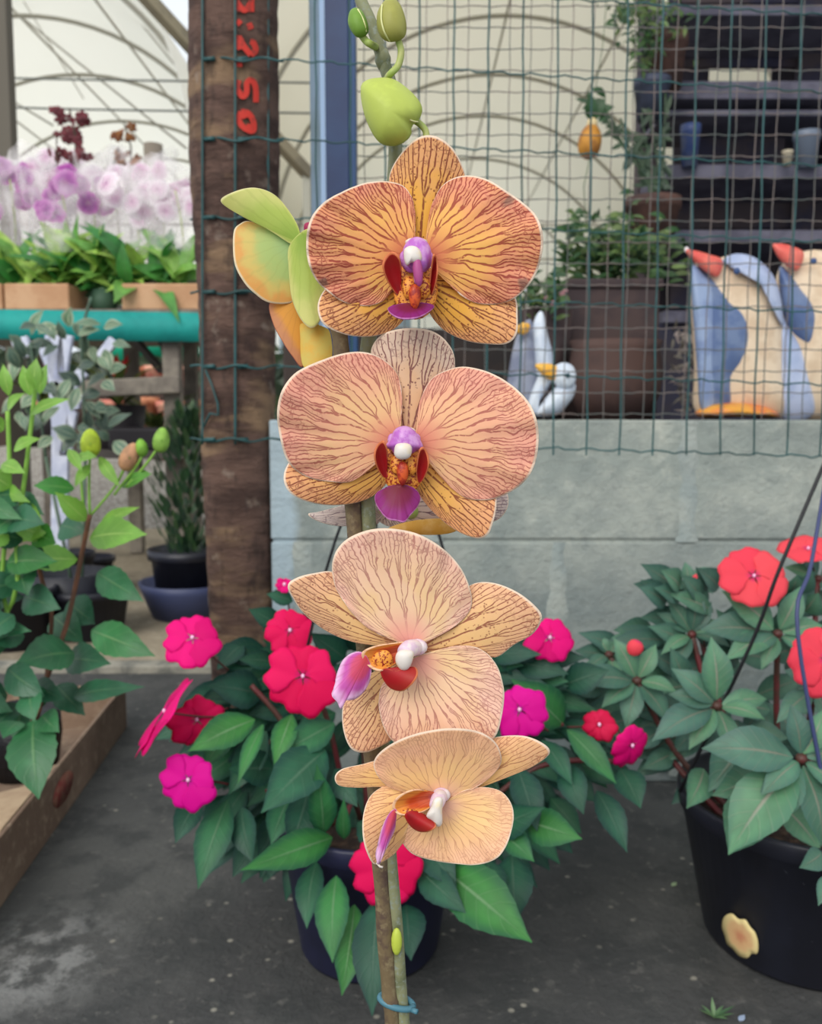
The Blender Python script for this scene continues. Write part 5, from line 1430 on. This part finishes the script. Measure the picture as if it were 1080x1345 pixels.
e6 = tpot(1037, 196, 216, 14, 2.56, mat('pot_cream_small', (176,166,144), 0.6), 'tiny cream pot beside the grey pot on the middle shelf')
# hanging orange lantern-like gourd with leafy top
hg = empty('hanging_ornament', W(775, 205, 2.3), 'orange gourd-shaped hanging ornament with dark leafy top, right of the topmost bloom', 'ornament')
mb = MB(); c = W(775, 186, 2.3); mb.blob(c, (0.027,0.027,0.044), Matrix.Rotation(0.12,3,'Y'), 18, lambda u: 0.95 + 0.30*u); mb.build('gourd', mat('gourd_orange', (190,132,46), 0.6, var=(30.0,(150,98,40),0.4,0.6)), hg)
mb = MB(); mb.blob(W(778,163,2.3), (0.014,0.014,0.016), None, 12); mb.build('neck', mat('gourd_cream', (206,186,140), 0.6), hg)
mb = MB()
for (b, tp) in (((780,160),(772,118)),((782,158),(796,128)),((784,150),(808,140)),((776,158),(770,135)),((786,158),(796,156)),((796,128),(776,116))):
    pxleaf(mb, b, tp, 13, 2.3, 2.29, 0.2)
mb.build('leafy_top', bushm, hg)
mb = MB(); mb.tube(wpts([(775,208),(767,245),(770,290)], 2.3), 0.0012, 5); mb.build('cord', bushm, hg)
mb = MB(); mb.tube(wpts([(782,120),(792,60),(800,-40)], 2.3), 0.0010, 5)
mb.build('cord', bushm, hg)

# ------------------------------------------------------------------ left: orchid bench
TYf = 2.9; TYb = 4.0
zt_ = zat(406, TYf); XR = W(254, 420, TYf).x + 0.10; XL = -2.6
wood = mat('bench_wood', (140,132,120), 0.85, var=(10.0,(112,104,96),0.4,0.6)); teal = mat('bench_teal', (22,150,142), 0.7, var=(6.0,(14,128,124),0.4,0.65))
bench = empty('plant_bench', ((XL+XR)/2, (TYf+TYb)/2, 0), 'wooden plant bench with teal cloth edge at the left, behind the post', 'bench')
mb = MB(); mb.box((XL, TYf, zt_ - 0.03), (XR, TYb, zt_)); mb.build('top', wood, bench, smooth=False)
mb = MB(); vs = []; n_ = 40
for i in range(n_ + 1):
    x = XL + (XR - XL) * i / n_; yv = TYf - 0.012 + 0.004 * math.sin(i * 1.3)
    pxr = (x - XL) / (XR - XL)
    vs += [(x, yv, zat(398 + 14 * pxr, TYf)), (x, yv, zat(438 + 12 * pxr, TYf))]
mb.add(vs, [(2*i, 2*i+2, 2*i+3, 2*i+1) for i in range(n_)]); mb.build('cloth_edge', teal, bench, solid=0.006)
for px, Y_ in ((226, 2.95), (172, 3.75), (-60, 2.95), (60, 3.8), (250, 3.8)):
    a = W(px, 450, Y_); mb = MB(); mb.box((a.x - 0.028, Y_ - 0.025, 0), (a.x + 0.028, Y_ + 0.025, zt_ - 0.03)); mb.build('leg', wood, bench, smooth=False, bevel=0.004)
mb = MB(); a = W(95, 512, 2.9); b = W(238, 505, 2.9); mb.bar(a, b, 0.05, 0.055); mb.build('rail', wood, bench, smooth=False, bevel=0.004)
mb = MB(); mb.bar(W(212, 436, 3.0), W(232, 498, 3.0), 0.03, 0.035); mb.bar(W(172, 440, 3.3), W(212, 486, 3.1), 0.02, 0.025); mb.build('brace', mat('bench_wood_dark',(92,86,82),0.85), bench, smooth=False)
# second teal cloth further back
mb = MB(); vs = []
for i in range(21):
    px = 136 + (262 - 136) * i / 20; vs += [W(px, 436, 4.3), W(px, 470 + 4 * math.sin(i * 0.5), 4.3 + 0.01 * math.sin(i * 1.1))]
mb.add(vs, [(2*i, 2*i+2, 2*i+3, 2*i+1) for i in range(20)])
cl_ = mb.build('teal_cloth', mat('cloth_green', (16,168,132), 0.7), bench, solid=0.006)
# orange-brown seed trays along the front of the bench top
tm = mat('tray_clay', (196,156,120), 0.7, var=(8.0,(180,136,100),0.4,0.6))
for k, (p0, p1) in enumerate(((-90, 2), (6, 90), (160, 262))):
    a = W(p0, 405, TYf + 0.02); b = W(p1, 372, TYf + 0.02)
    mb = MB(); z0 = zt_; mb.box((a.x, TYf + 0.02, z0), (b.x, TYf + 0.30, b.z)); 
    mb.build('plant_tray', tm, smooth=False, bevel=0.006, cat='tray', group='clay coloured trays on the bench', label=('clay coloured tray at the far left end of the bench','clay coloured tray on the bench below the green leaves at left','clay coloured tray on the bench nearest the trunk post')[k])
mb = MB(); a = W(186, 378, TYf+0.1); b = W(228, 355, TYf+0.1); 
mb.lathe((W(206, 375, 3.2).x, 3.24, zt_ + 0.001), [(0,0),(0.05,0),(0.062,0.11),(0.056,0.11),(0.05,0.09),(0,0.09)], 28)
mb.build('green_pot', mat('pot_green', (8,110,78), 0.5), label='dark green plastic pot on the bench near the trunk post', cat='pot')
# orchids in clear sleeves on the bench
oleaf = leafmat('bench_leaf', (96,150,66), (130,170,98), trans=0.25, tint=0.5, side=0.01)
sleeve = bpy.data.materials.new('clear_sleeve'); t = NT(sleeve)
t.bs.inputs['Base Color'].default_value = S((246,240,240)); t.bs.inputs['Roughness'].default_value = 0.25
tr = t.n('ShaderNodeBsdfTransparent'); mx = t.n('ShaderNodeMixShader'); lw = t.n('ShaderNodeTexNoise'); lw.inputs['Scale'].default_value = 9.0
t.put(mx.inputs[0], t.ss(t.noise(t.objco(), 14.0, 3.0), 0.35, 0.8, 0.08, 0.55)); t.t.links.new(tr.outputs[0], mx.inputs[1]); t.t.links.new(t.bs.outputs[0], mx.inputs[2]); t.t.links.new(mx.outputs[0], t.out.inputs[0])
bpur = grad_mat('bloom_purple', [(0.0,(140,10,120)),(0.5,(150,26,148)),(0.9,(190,100,180)),(1.0,(236,214,232))], trans=0.3)
bwhi = grad_mat('bloom_white_pink', [(0.0,(190,80,170)),(0.3,(226,190,214)),(1.0,(240,230,236))], trans=0.3)
bpin = grad_mat('bloom_mauve', [(0.0,(150,40,110)),(0.5,(190,120,170)),(1.0,(226,200,216))], trans=0.3)
potw = mat('pot_white', (214,216,218), 0.5); potg = mat('pot_dull_green', (60,90,70), 0.6)
def bench_orchid(px, Y_, pyb, bm, label, seed, hpx=235):
    r_ = random.Random(seed)
    b = W(px, 400, Y_); z = zt_ + 0.001
    e = empty('potted_orchid', (b.x, Y_, z), label, 'orchid', 'orchids in clear sleeves on the bench')
    mb = MB(); mb.lathe((b.x, Y_, z), [(0,0),(0.036,0),(0.046,0.075),(0.048,0.078),(0.042,0.078),(0.04,0.066),(0,0.066)], 20)
    mb.build('pot', potw if seed % 3 == 0 else potg, e)
    mb = MB()
    for k in range(12):
        a = r_.uniform(0, 6.28); L = r_.uniform(0.12, 0.2); s0 = Vector((b.x, Y_, z + 0.07))
        mb.leaf(s0, s0 + Vector((L*math.cos(a), L*math.sin(a)*0.8, r_.uniform(0.0, 0.16))), r_.uniform(0.04, 0.065), (0,-0.6,1), droop=r_.uniform(0.1, 0.3), fold=0.2, tint=r_.random())
    mb.build('leaves', oleaf, e)
    top = W(px + r_.uniform(-6, 6), pyb, Y_)
    mb = MB(); s0 = Vector((b.x, Y_, z + 0.07)); mb.tube(curve3([s0, (s0+top)/2 + Vector((0.02,0,0.02)), top], 6), 0.003, 6); mb.build('flower_stalk', GM['green'], e)
    mb = MB()
    for k in range(7):
        c = top + Vector((r_.uniform(-0.08, 0.08), r_.uniform(-0.05, 0.05), r_.uniform(-0.07, 0.05)))
        hibi(mb, c, r_.uniform(0.035, 0.048), (r_.uniform(-0.6,0.6), -1, r_.uniform(-0.2,0.6)), r_.random()*3, cup=0.1, notch=0.05, rg=r_)
    mb.build('blossoms', bm, e)
    mb = MB(); hh = (top.z + 0.05) - z; n_ = 28; vs = []; rows = 9; q0 = 0.42
    for i in range(rows + 1):
        q = q0 + (1 - q0) * i / rows
        for k in range(n_):
            a = 2*math.pi*k/n_; rr = (0.045 + 0.095 * q) * (1 + 0.06 * math.sin(a * 7 + seed) * q + 0.03 * math.sin(a * 13 + i))
            vs.append((b.x + (top.x - b.x) * q + rr*math.cos(a), Y_ + rr*math.sin(a)*0.8, z + 0.01 + hh * q * (1 + 0.05 * math.sin(a * 3 + seed) * q)))
    fs = [(i*n_+k, i*n_+(k+1)%n_, (i+1)*n_+(k+1)%n_, (i+1)*n_+k) for i in range(rows) for k in range(n_)]
    mb.add(vs, fs); mb.build('clear_sleeve', sleeve, e)
    return e
spec = [(-40,3.05,255,bpur,'orchid in a clear sleeve partly beyond the left edge'),(14,3.15,235,bpur,'violet-purple orchid in a clear sleeve at the left edge of the bench'),
 (52,3.35,245,bpin,'mauve orchid in a clear sleeve, second from the left edge'),(84,3.05,255,bpur,'brightest purple orchid in a sleeve, left of centre on the bench'),
 (118,3.25,250,bpur,'purple orchid in a sleeve just right of the brightest one'),(150,3.45,232,bwhi,'whitish orchid in a sleeve behind the purple ones'),
 (176,3.10,262,bwhi,'white and pink orchid in a sleeve above the broad green leaf'),(206,3.30,245,bpin,'mauve-centred orchid in a sleeve, second from the trunk post'),
 (236,3.10,250,bwhi,'pale orchid in a tilted sleeve right beside the trunk post'),(60,3.70,225,bwhi,'pale sleeved orchid in the back row at left'),
 (110,3.75,222,bwhi,'pale sleeved orchid in the back row below the dark red spray'),(190,3.70,228,bwhi,'pale sleeved orchid in the back row near the ochre spray')]
for k, (px, Y_, pyb, bm, lb) in enumerate(spec): bench_orchid(px, Y_, pyb, bm, lb, k * 7 + 1)
# low leafy plants along the front of the bench
for k, (px, Y_, n_, lb) in enumerate(((20,2.98,26,'leafy orchid without flowers at the left front of the bench'),(75,2.96,26,'leafy orchid without flowers above the clay tray'),(120,2.94,26,'leafy plant with light green new leaf in the middle of the bench'),(165,2.93,22,'broad-leaved plant overhanging the teal cloth'),(215,2.95,24,'leafy orchid without flowers nearest the trunk post'))):
    r_ = random.Random(k + 50); z = zt_ + 0.08; s0 = Vector((W(px, 400, Y_).x, Y_ + 0.12, z))
    e = empty('leafy_orchid', (s0.x, s0.y, zt_ + 0.001), lb, 'plant', 'flowerless orchids along the front of the bench')
    mb = MB(); mb.lathe((s0.x, s0.y, zt_ + 0.001), [(0,0),(0.04,0),(0.05,0.08),(0.044,0.08),(0.04,0.07),(0,0.07)], 20); mb.build('pot', potw if k % 2 else potg, e)
    mb = MB()
    for q in range(n_):
        a = r_.uniform(0, 6.28); L = r_.uniform(0.09, 0.20)
        mb.leaf(s0 + Vector((r_.uniform(-0.05,0.05), r_.uniform(-0.04,0.04), r_.uniform(0,0.05))), s0 + Vector((L*math.cos(a), L*math.sin(a)*0.6 - 0.02, r_.uniform(-0.03, 0.24))), r_.uniform(0.045, 0.08), (0,-0.7,0.8), droop=r_.uniform(0.05, 0.25), fold=0.2, tint=r_.random() if q else 1.0)
    if k == 3:
        mb.leaf(s0, W(150, 398, 2.84), 0.085, (0.2,-0.7,0.7), droop=0.15, tint=0.5); mb.leaf(s0 + Vector((0.05,0,0)), W(236, 425, 2.86), 0.06, (0.2,-0.7,0.7), droop=0.2, tint=0.35)
    mb.build('leaves', oleaf, e)
# tall dark red and ochre flower sprays
def spray(px, py0, py1, Y_, cl, cl2, n_, w, label):
    r_ = random.Random(int(px)); base = Vector((W(px, 300, Y_).x, Y_, zt_ + 0.001))
    e = empty('flower_spray', base, label, 'orchid')
    m_ = mat('spray_%d' % int(px), cl, 0.6, var=(40.0, cl2, 0.4, 0.6), trans=0.2)
    mb = MB(); mb.tube([base, W(px + 4, (py0+py1)/2, Y_), W(px - 4, py0, Y_)], 0.004, 6); mb.tube([base, W(px - 20, py1, Y_), W(px - w*0.8, (py0+py1)/2, Y_)], 0.003, 6); mb.build('stem', mat('spray_stem', (74,62,50), 0.7), e)
    mb = MB()
    for k in range(n_):
        c = W(px + r_.choice((-1, 0.35)) * w * 0.7 + r_.gauss(0, w * 0.28), r_.uniform(py0, py1), Y_ + r_.uniform(-0.04, 0.04))
        hibi(mb, c, r_.uniform(0.018, 0.028), (r_.uniform(-1.2,1.2), -1, r_.uniform(-1,1)), r_.random()*3, cup=0.3, notch=0.4, rg=r_)
    mb.build('blossoms', m_, e)
spray(95, 142, 215, 3.5, (120,50,58), (96,40,48), 34, 26, 'tall dark red flower spray rising above the sleeved orchids')
spray(168, 165, 220, 3.6, (150,96,40), (120,66,36), 18, 15, 'tall ochre-brown flower spray beside the dark red one')
mb = MB(); a = W(202, 222, 4.4); mb.lathe((a.x, 4.4, zt_), [(0.0,0.0),(0.045,0.0),(0.045,zat(190,4.4)-zt_),(0.0,zat(190,4.4)-zt_)], 20)
mb.build('stump', mat('stump_taupe', (122,112,100), 0.9), label='short grey-brown stump-like cylinder standing among the sleeved orchids', cat='stump')

# ------------------------------------------------------------------ under the bench
def bromeliad(px, py, Y_, label, red=True, zb=None):
    r_ = random.Random(int(px + py)); c = W(px, py, Y_); z0 = (zat(592, 2.85) + 0.0005) if zb is None else zb
    e = empty('bromeliad', (c.x, Y_, z0), label, 'plant')
    mb = MB(); h = min(0.15, max(0.06, c.z - z0 - 0.13)); mb.lathe((c.x, Y_, z0), [(0,0),(0.07,0),(0.09,h),(0.08,h),(0.075,h-0.02),(0,h-0.02)], 20); mb.build('pot', mat('pot_dark_plain', (46,40,44), 0.6), e)
    mb = MB(); s0 = Vector((c.x, Y_, z0 + h - 0.01))
    for k in range(16):
        a = r_.uniform(0, 6.28); L = r_.uniform(0.16, 0.26)
        mb.leaf(s0, s0 + Vector((L*math.cos(a), L*math.sin(a)*0.5, r_.uniform(0.02, 0.17))), 0.028, (0,-0.2,1), droop=0.15, fold=0.4, tint=r_.random())
    mb.build('leaves', leafmat('bromeliad_leaf', (104,120,64), (130,140,90), trans=0.2, tint=0.4, side=0.01) if 'bromeliad_leaf' not in _mats else _mats['bromeliad_leaf'], e)
    if red:
        mb = MB()
        for k in range(9):
            a = k * 0.7; s1 = c + Vector((0,0,-0.05)); mb.leaf(s1, c + Vector((0.04*math.cos(a), 0.03*math.sin(a), 0.02 + 0.02*(k % 2))), 0.022, (0,-1,0.3), tint=0.5)
        mb.tube([s0, c], 0.006, 6)
        mb.build('red_bract', mat('bract_red', (206,30,24), 0.5, trans=0.2), e)
    return e
bromeliad(155, 480, 3.05, 'red-topped bromeliad under the bench behind the grey rail')
bromeliad(58, 446, 3.25, 'small orange-red bromeliad under the bench near the white ornament')
bromeliad(205, 540, 3.5, 'bromeliad without a red top low under the bench', False)
ZS = zat(592, 2.85)
mb = MB(); mb.box((W(60,592,2.85).x, 2.84, ZS - 0.025), (XR - 0.03, 3.9, ZS)); mb.build('lower_shelf', mat('bench_wood_dark2',(84,78,74),0.85), bench, smooth=False)
mb = MB(); a = W(140, 590, 2.85); b = W(225, 562, 2.85)
mb.box((a.x, 2.86, ZS + 0.0005), (b.x, 3.05, b.z)); mb.build('black_trough', mat('trough_black', (40,36,40), 0.7), smooth=False, bevel=0.01, label='long black trough under the bench below the grey rail', cat='trough')
# orange clay pots far under the bench
cm = mat('clay_orange', (206,140,104), 0.8, var=(14.0,(186,112,80),0.4,0.6)); cm2 = mat('clay_pink', (196,112,98), 0.8, var=(14.0,(214,160,136),0.4,0.6))
stand = empty('stepped_stand', (W(160,560,6.5).x, 6.8, 0.0), 'dark stepped stand far behind the bench, carrying orange clay pots', 'stand')
zA = zat(560, 6.4); zB = zat(508, 6.9)
mb = MB(); mb.box((W(-60,560,6.4).x, 6.3, 0.0), (W(300,560,6.4).x, 6.75, zA)); mb.build('step', mat('stand_dark', (70,54,48), 0.9), stand, smooth=False)
mb = MB(); mb.box((W(-60,560,6.4).x, 6.76, 0.0), (W(300,560,6.4).x, 7.2, zB)); mb.build('step', _mats['stand_dark'], stand, smooth=False)
CL = ('orange clay pot far right of the red bromeliad, lower step','pinkish clay pot near the bench leg, lower step','orange clay pot beside the trunk post, lower step','pinkish clay pot on the upper step behind the brace','orange clay pot on the lower step at left behind the white ornament','pinkish clay pot on the upper step beside the trunk post','small orange clay pot on the upper step just right of the red bract','orange clay pot on the upper step between brace and leg','pinkish clay pot on the lower step in the middle')
for k, (px, s_, m_, up_) in enumerate(((186,44,cm,0),(222,38,cm2,0),(250,40,cm,0),(205,32,cm2,1),(66,38,cm,0),(246,32,cm2,1),(178,30,cm,1),(226,30,cm,1),(150,40,cm2,0))):
    Y_ = 6.98 if up_ else 6.52; zb = zB if up_ else zA; c = W(px, 500, Y_); r = s_ / 2 / F * Y_; h = r * 1.7
    mb = MB(); mb.lathe((c.x, Y_, zb + 0.001), [(0,0),(r*0.7,0),(r*0.88,h*0.75),(r*0.98,h*0.78),(r*0.98,h),(r*0.88,h),(r*0.82,h*0.8),(0,h*0.8)], 24)
    mb.build('clay_pot', m_, group='clay pots on the far stepped stand', cat='pot', label=CL[k])
# far hedge closing the view under the roof
mb = MB(); r_ = random.Random(31)
for k in range(900):
    x = r_.uniform(-5.2, -1.2); z = 0.1 + 1.15 * r_.random(); y = 8.2 + r_.uniform(-0.15, 0.3); a = r_.uniform(0, 6.28); L = r_.uniform(0.12, 0.22)
    mb.leaf((x, y, z), (x + L*math.cos(a), y - 0.05, z + L*math.sin(a)), 0.09, (0, -1, 0.3), tint=r_.random())
mb.box((-5.2, 8.4, 0.0), (-1.0, 8.9, 1.2))
mb.build('hedge', leafmat('hedge_leaf', (40,60,38), (60,80,50), trans=0.1, tint=0.5), label='dark green hedge far behind the bench on the left', cat='hedge')
# long dark planter behind the wall, left of the tall one
mb = MB(); mb.box((W(372,500,2.1).x, 2.1, 0.0), (W(735,500,2.1).x, 2.35, zat(432, 2.1))); 
mb.build('planter_box', mat('planter_dark', (48,44,44), 0.85, var=(5.0,(62,52,48),0.4,0.6)), smooth=False, bevel=0.006, label='long low dark planter behind the wall, seen between the two upper flowers', cat='planter')
# white painted wooden star ornament
wo = mat('white_paint', (206,210,226), 0.6, var=(14.0,(180,186,208),0.4,0.6))
orn = empty('wooden_ornament', (W(82,590,2.6).x, 2.62, 0.0), 'white painted slatted wooden ornament standing left under the bench', 'ornament')
for (a, b, w_) in (((72,440),(84,600),0.055),((88,440),(78,500),0.04),((58,446),(96,540),0.05),((110,488),(84,520),0.035),((150,446),(132,470),0.03),((70,505),(108,528),0.035),((80,560),(74,700),0.05),((96,540),(84,600),0.03),((26,444),(34,470),0.05)):
    mb = MB(); A_ = W(a[0], a[1], 2.62); B_ = W(b[0], b[1], 2.62)
    if b[1] == 700: B_.z = 0.0
    mb.bar(A_, B_, 0.02, w_, up=Vector((0,0,1)) if abs((B_-A_).z) < abs((B_-A_).x) else Vector((1,0,0)))
    mb.build('slat', wo, orn, smooth=False, bevel=0.003)
# variegated climber in front of it
mb = MB(); r_ = random.Random(9)
for k in range(80):
    x = r_.uniform(20, 150); y = r_.uniform(425, 580); 
    if 64 < x < 96 and 470 < y < 560 and r_.random() < 0.7: continue
    a = r_.uniform(0, 6.28); L = r_.uniform(20, 38)
    pxleaf(mb, (x, y), (x + L*math.cos(a), y + L*math.sin(a)), r_.uniform(12, 20), 2.3 + r_.uniform(-0.08, 0.08), None, r_.random())
for pl in ([(112,600),(110,520),(108,440),(120,390)],[(60,600),(50,520),(40,450)]): mb.tube(curve3(wpts(pl, 2.35), 5), 0.004, 6)
vc = empty('climbing_plant', (W(90,600,2.35).x, 2.35, 0.0), 'grey-green variegated climbing plant in front of the white ornament', 'plant')
mb.tube([W(112,600,2.35), Vector((W(100,600,2.35).x, 2.35, 0.1))], 0.005, 6); mb.tube([W(60,600,2.35), Vector((W(90,600,2.35).x, 2.35, 0.1))], 0.005, 6)
mb.build('foliage', leafmat('variegated_leaf', (70,96,80), (170,180,150), trans=0.15, tint=0.5, edge=(130,146,120), side=5), vc)
mb = MB(); c = W(85, 600, 2.35); mb.lathe((c.x, 2.35, 0), [(0,0),(0.09,0),(0.11,0.16),(0.10,0.16),(0.095,0.14),(0,0.14)], 24); mb.build('pot', black, vc)
# black pots on the sandy ground
def bpot(px, pyb, Y_, r, h, label, saucer=False, cm_=None):
    c = W(px, pyb, Y_); e = empty('garden_pot', (c.x, Y_, -0.004), label, 'pot')
    mb = MB(); mb.lathe((c.x, Y_, -0.004), [(0,0),(r*0.78,0),(r*0.95,h*0.85),(r*1.04,h*0.86),(r*1.04,h),(r*0.95,h),(r*0.9,h*0.85),(0,h*0.85)], 32); mb.build('body', cm_ or black, e)
    if saucer:
        mb = MB(); mb.lathe((c.x, Y_, -0.004), [(0,0.0),(r*0.95,0.0),(r*1.22,h*0.40),(r*1.28,h*0.52),(r*1.22,h*0.52),(r*1.1,h*0.38),(0,h*0.3)], 32); mb.build('outer_bowl', mat('bowl_slate', (62,70,104), 0.5), e)
    return e, c
e, c = bpot(250, 770, 2.55, 0.115, 0.20, 'black pot with slate blue bowl holding the dark conifer beside the trunk post', True)
mb = MB(); r_ = random.Random(4)
for k in range(420):
    q = r_.random(); a = r_.uniform(0, 6.28); rr = (0.02 + 0.09 * math.sin(math.pi * min(1, q * 0.9 + 0.12))) * r_.random() ** 0.5
    p = Vector((c.x + rr*math.cos(a), 2.55 + rr*math.sin(a), 0.17 + 0.42 * q)); L = r_.uniform(0.03, 0.05)
    mb.leaf(p, p + Vector((L*0.5*math.cos(a), L*0.5*math.sin(a), L)), 0.014, (math.cos(a), math.sin(a), 0.2), tint=r_.random())
mb.build('conifer', leafmat('conifer_leaf', (46,76,48), (60,90,56), trans=0.1, tint=0.4), e)
bpot(118, 775, 2.30, 0.105, 0.13, 'low black pot on the sandy ground behind the bright shrub'); bpot(20, 800, 2.2, 0.10, 0.15, 'black pot at the left edge behind the leafy shrub')
bpot(94, 745, 2.75, 0.07, 0.16, 'narrow black pot behind the low black one')
e, c = bpot(116, 690, 2.9, 0.08, 0.12, 'small dark pot at the foot of the gravel heap')
# ------------------------------------------------------------------ light and camera
w = bpy.data.worlds.new('sky'); sc.world = w; w.use_nodes = True
nt = w.node_tree; bgn = nt.nodes['Background']
tc = nt.nodes.new('ShaderNodeTexCoord'); sp = nt.nodes.new('ShaderNodeSeparateXYZ')
nt.links.new(tc.outputs['Generated'], sp.inputs[0])
mr = nt.nodes.new('ShaderNodeMapRange'); mr.inputs[1].default_value = 0.0; mr.inputs[2].default_value = 0.9
nt.links.new(sp.outputs[2], mr.inputs[0])
mx = nt.nodes.new('ShaderNodeMix'); mx.data_type = 'RGBA'
mx.inputs[6].default_value = (0.86, 0.93, 1.0, 1); mx.inputs[7].default_value = (0.93, 0.97, 1.0, 1)
nt.links.new(mr.outputs[0], mx.inputs[0]); nt.links.new(mx.outputs[2], bgn.inputs[0])
bgn.inputs[1].default_value = 0.92
sun = bpy.data.lights.new('sun', 'SUN'); sun.energy = 1.9; sun.angle = math.radians(40); sun.color = (1.0, 0.95, 0.88)
so = bpy.data.objects.new('sun', sun); COL.objects.link(so)
so.rotation_euler = (math.radians(55), 0, math.radians(-25))
cam = bpy.data.cameras.new('camera'); co = bpy.data.objects.new('camera', cam); COL.objects.link(co)
co.location = CAM; co.rotation_euler = (math.radians(90) - PITCH, 0, 0)
cam.sensor_fit = 'VERTICAL'; cam.sensor_height = 36.0; cam.lens = 36.0 * F / 1345
cam.clip_start = 0.01; cam.clip_end = 200
cam.dof.use_dof = True; cam.dof.focus_distance = 0.375; cam.dof.aperture_fstop = 16
sc.camera = co
sc.view_settings.view_transform = 'Standard'; sc.view_settings.look = 'None'
sc.view_settings.gamma = 1.0; sc.view_settings.exposure = 0.22
sc.view_settings.use_curve_mapping = False
sc.cycles.use_denoising = True
sc.cycles.max_bounces = 8
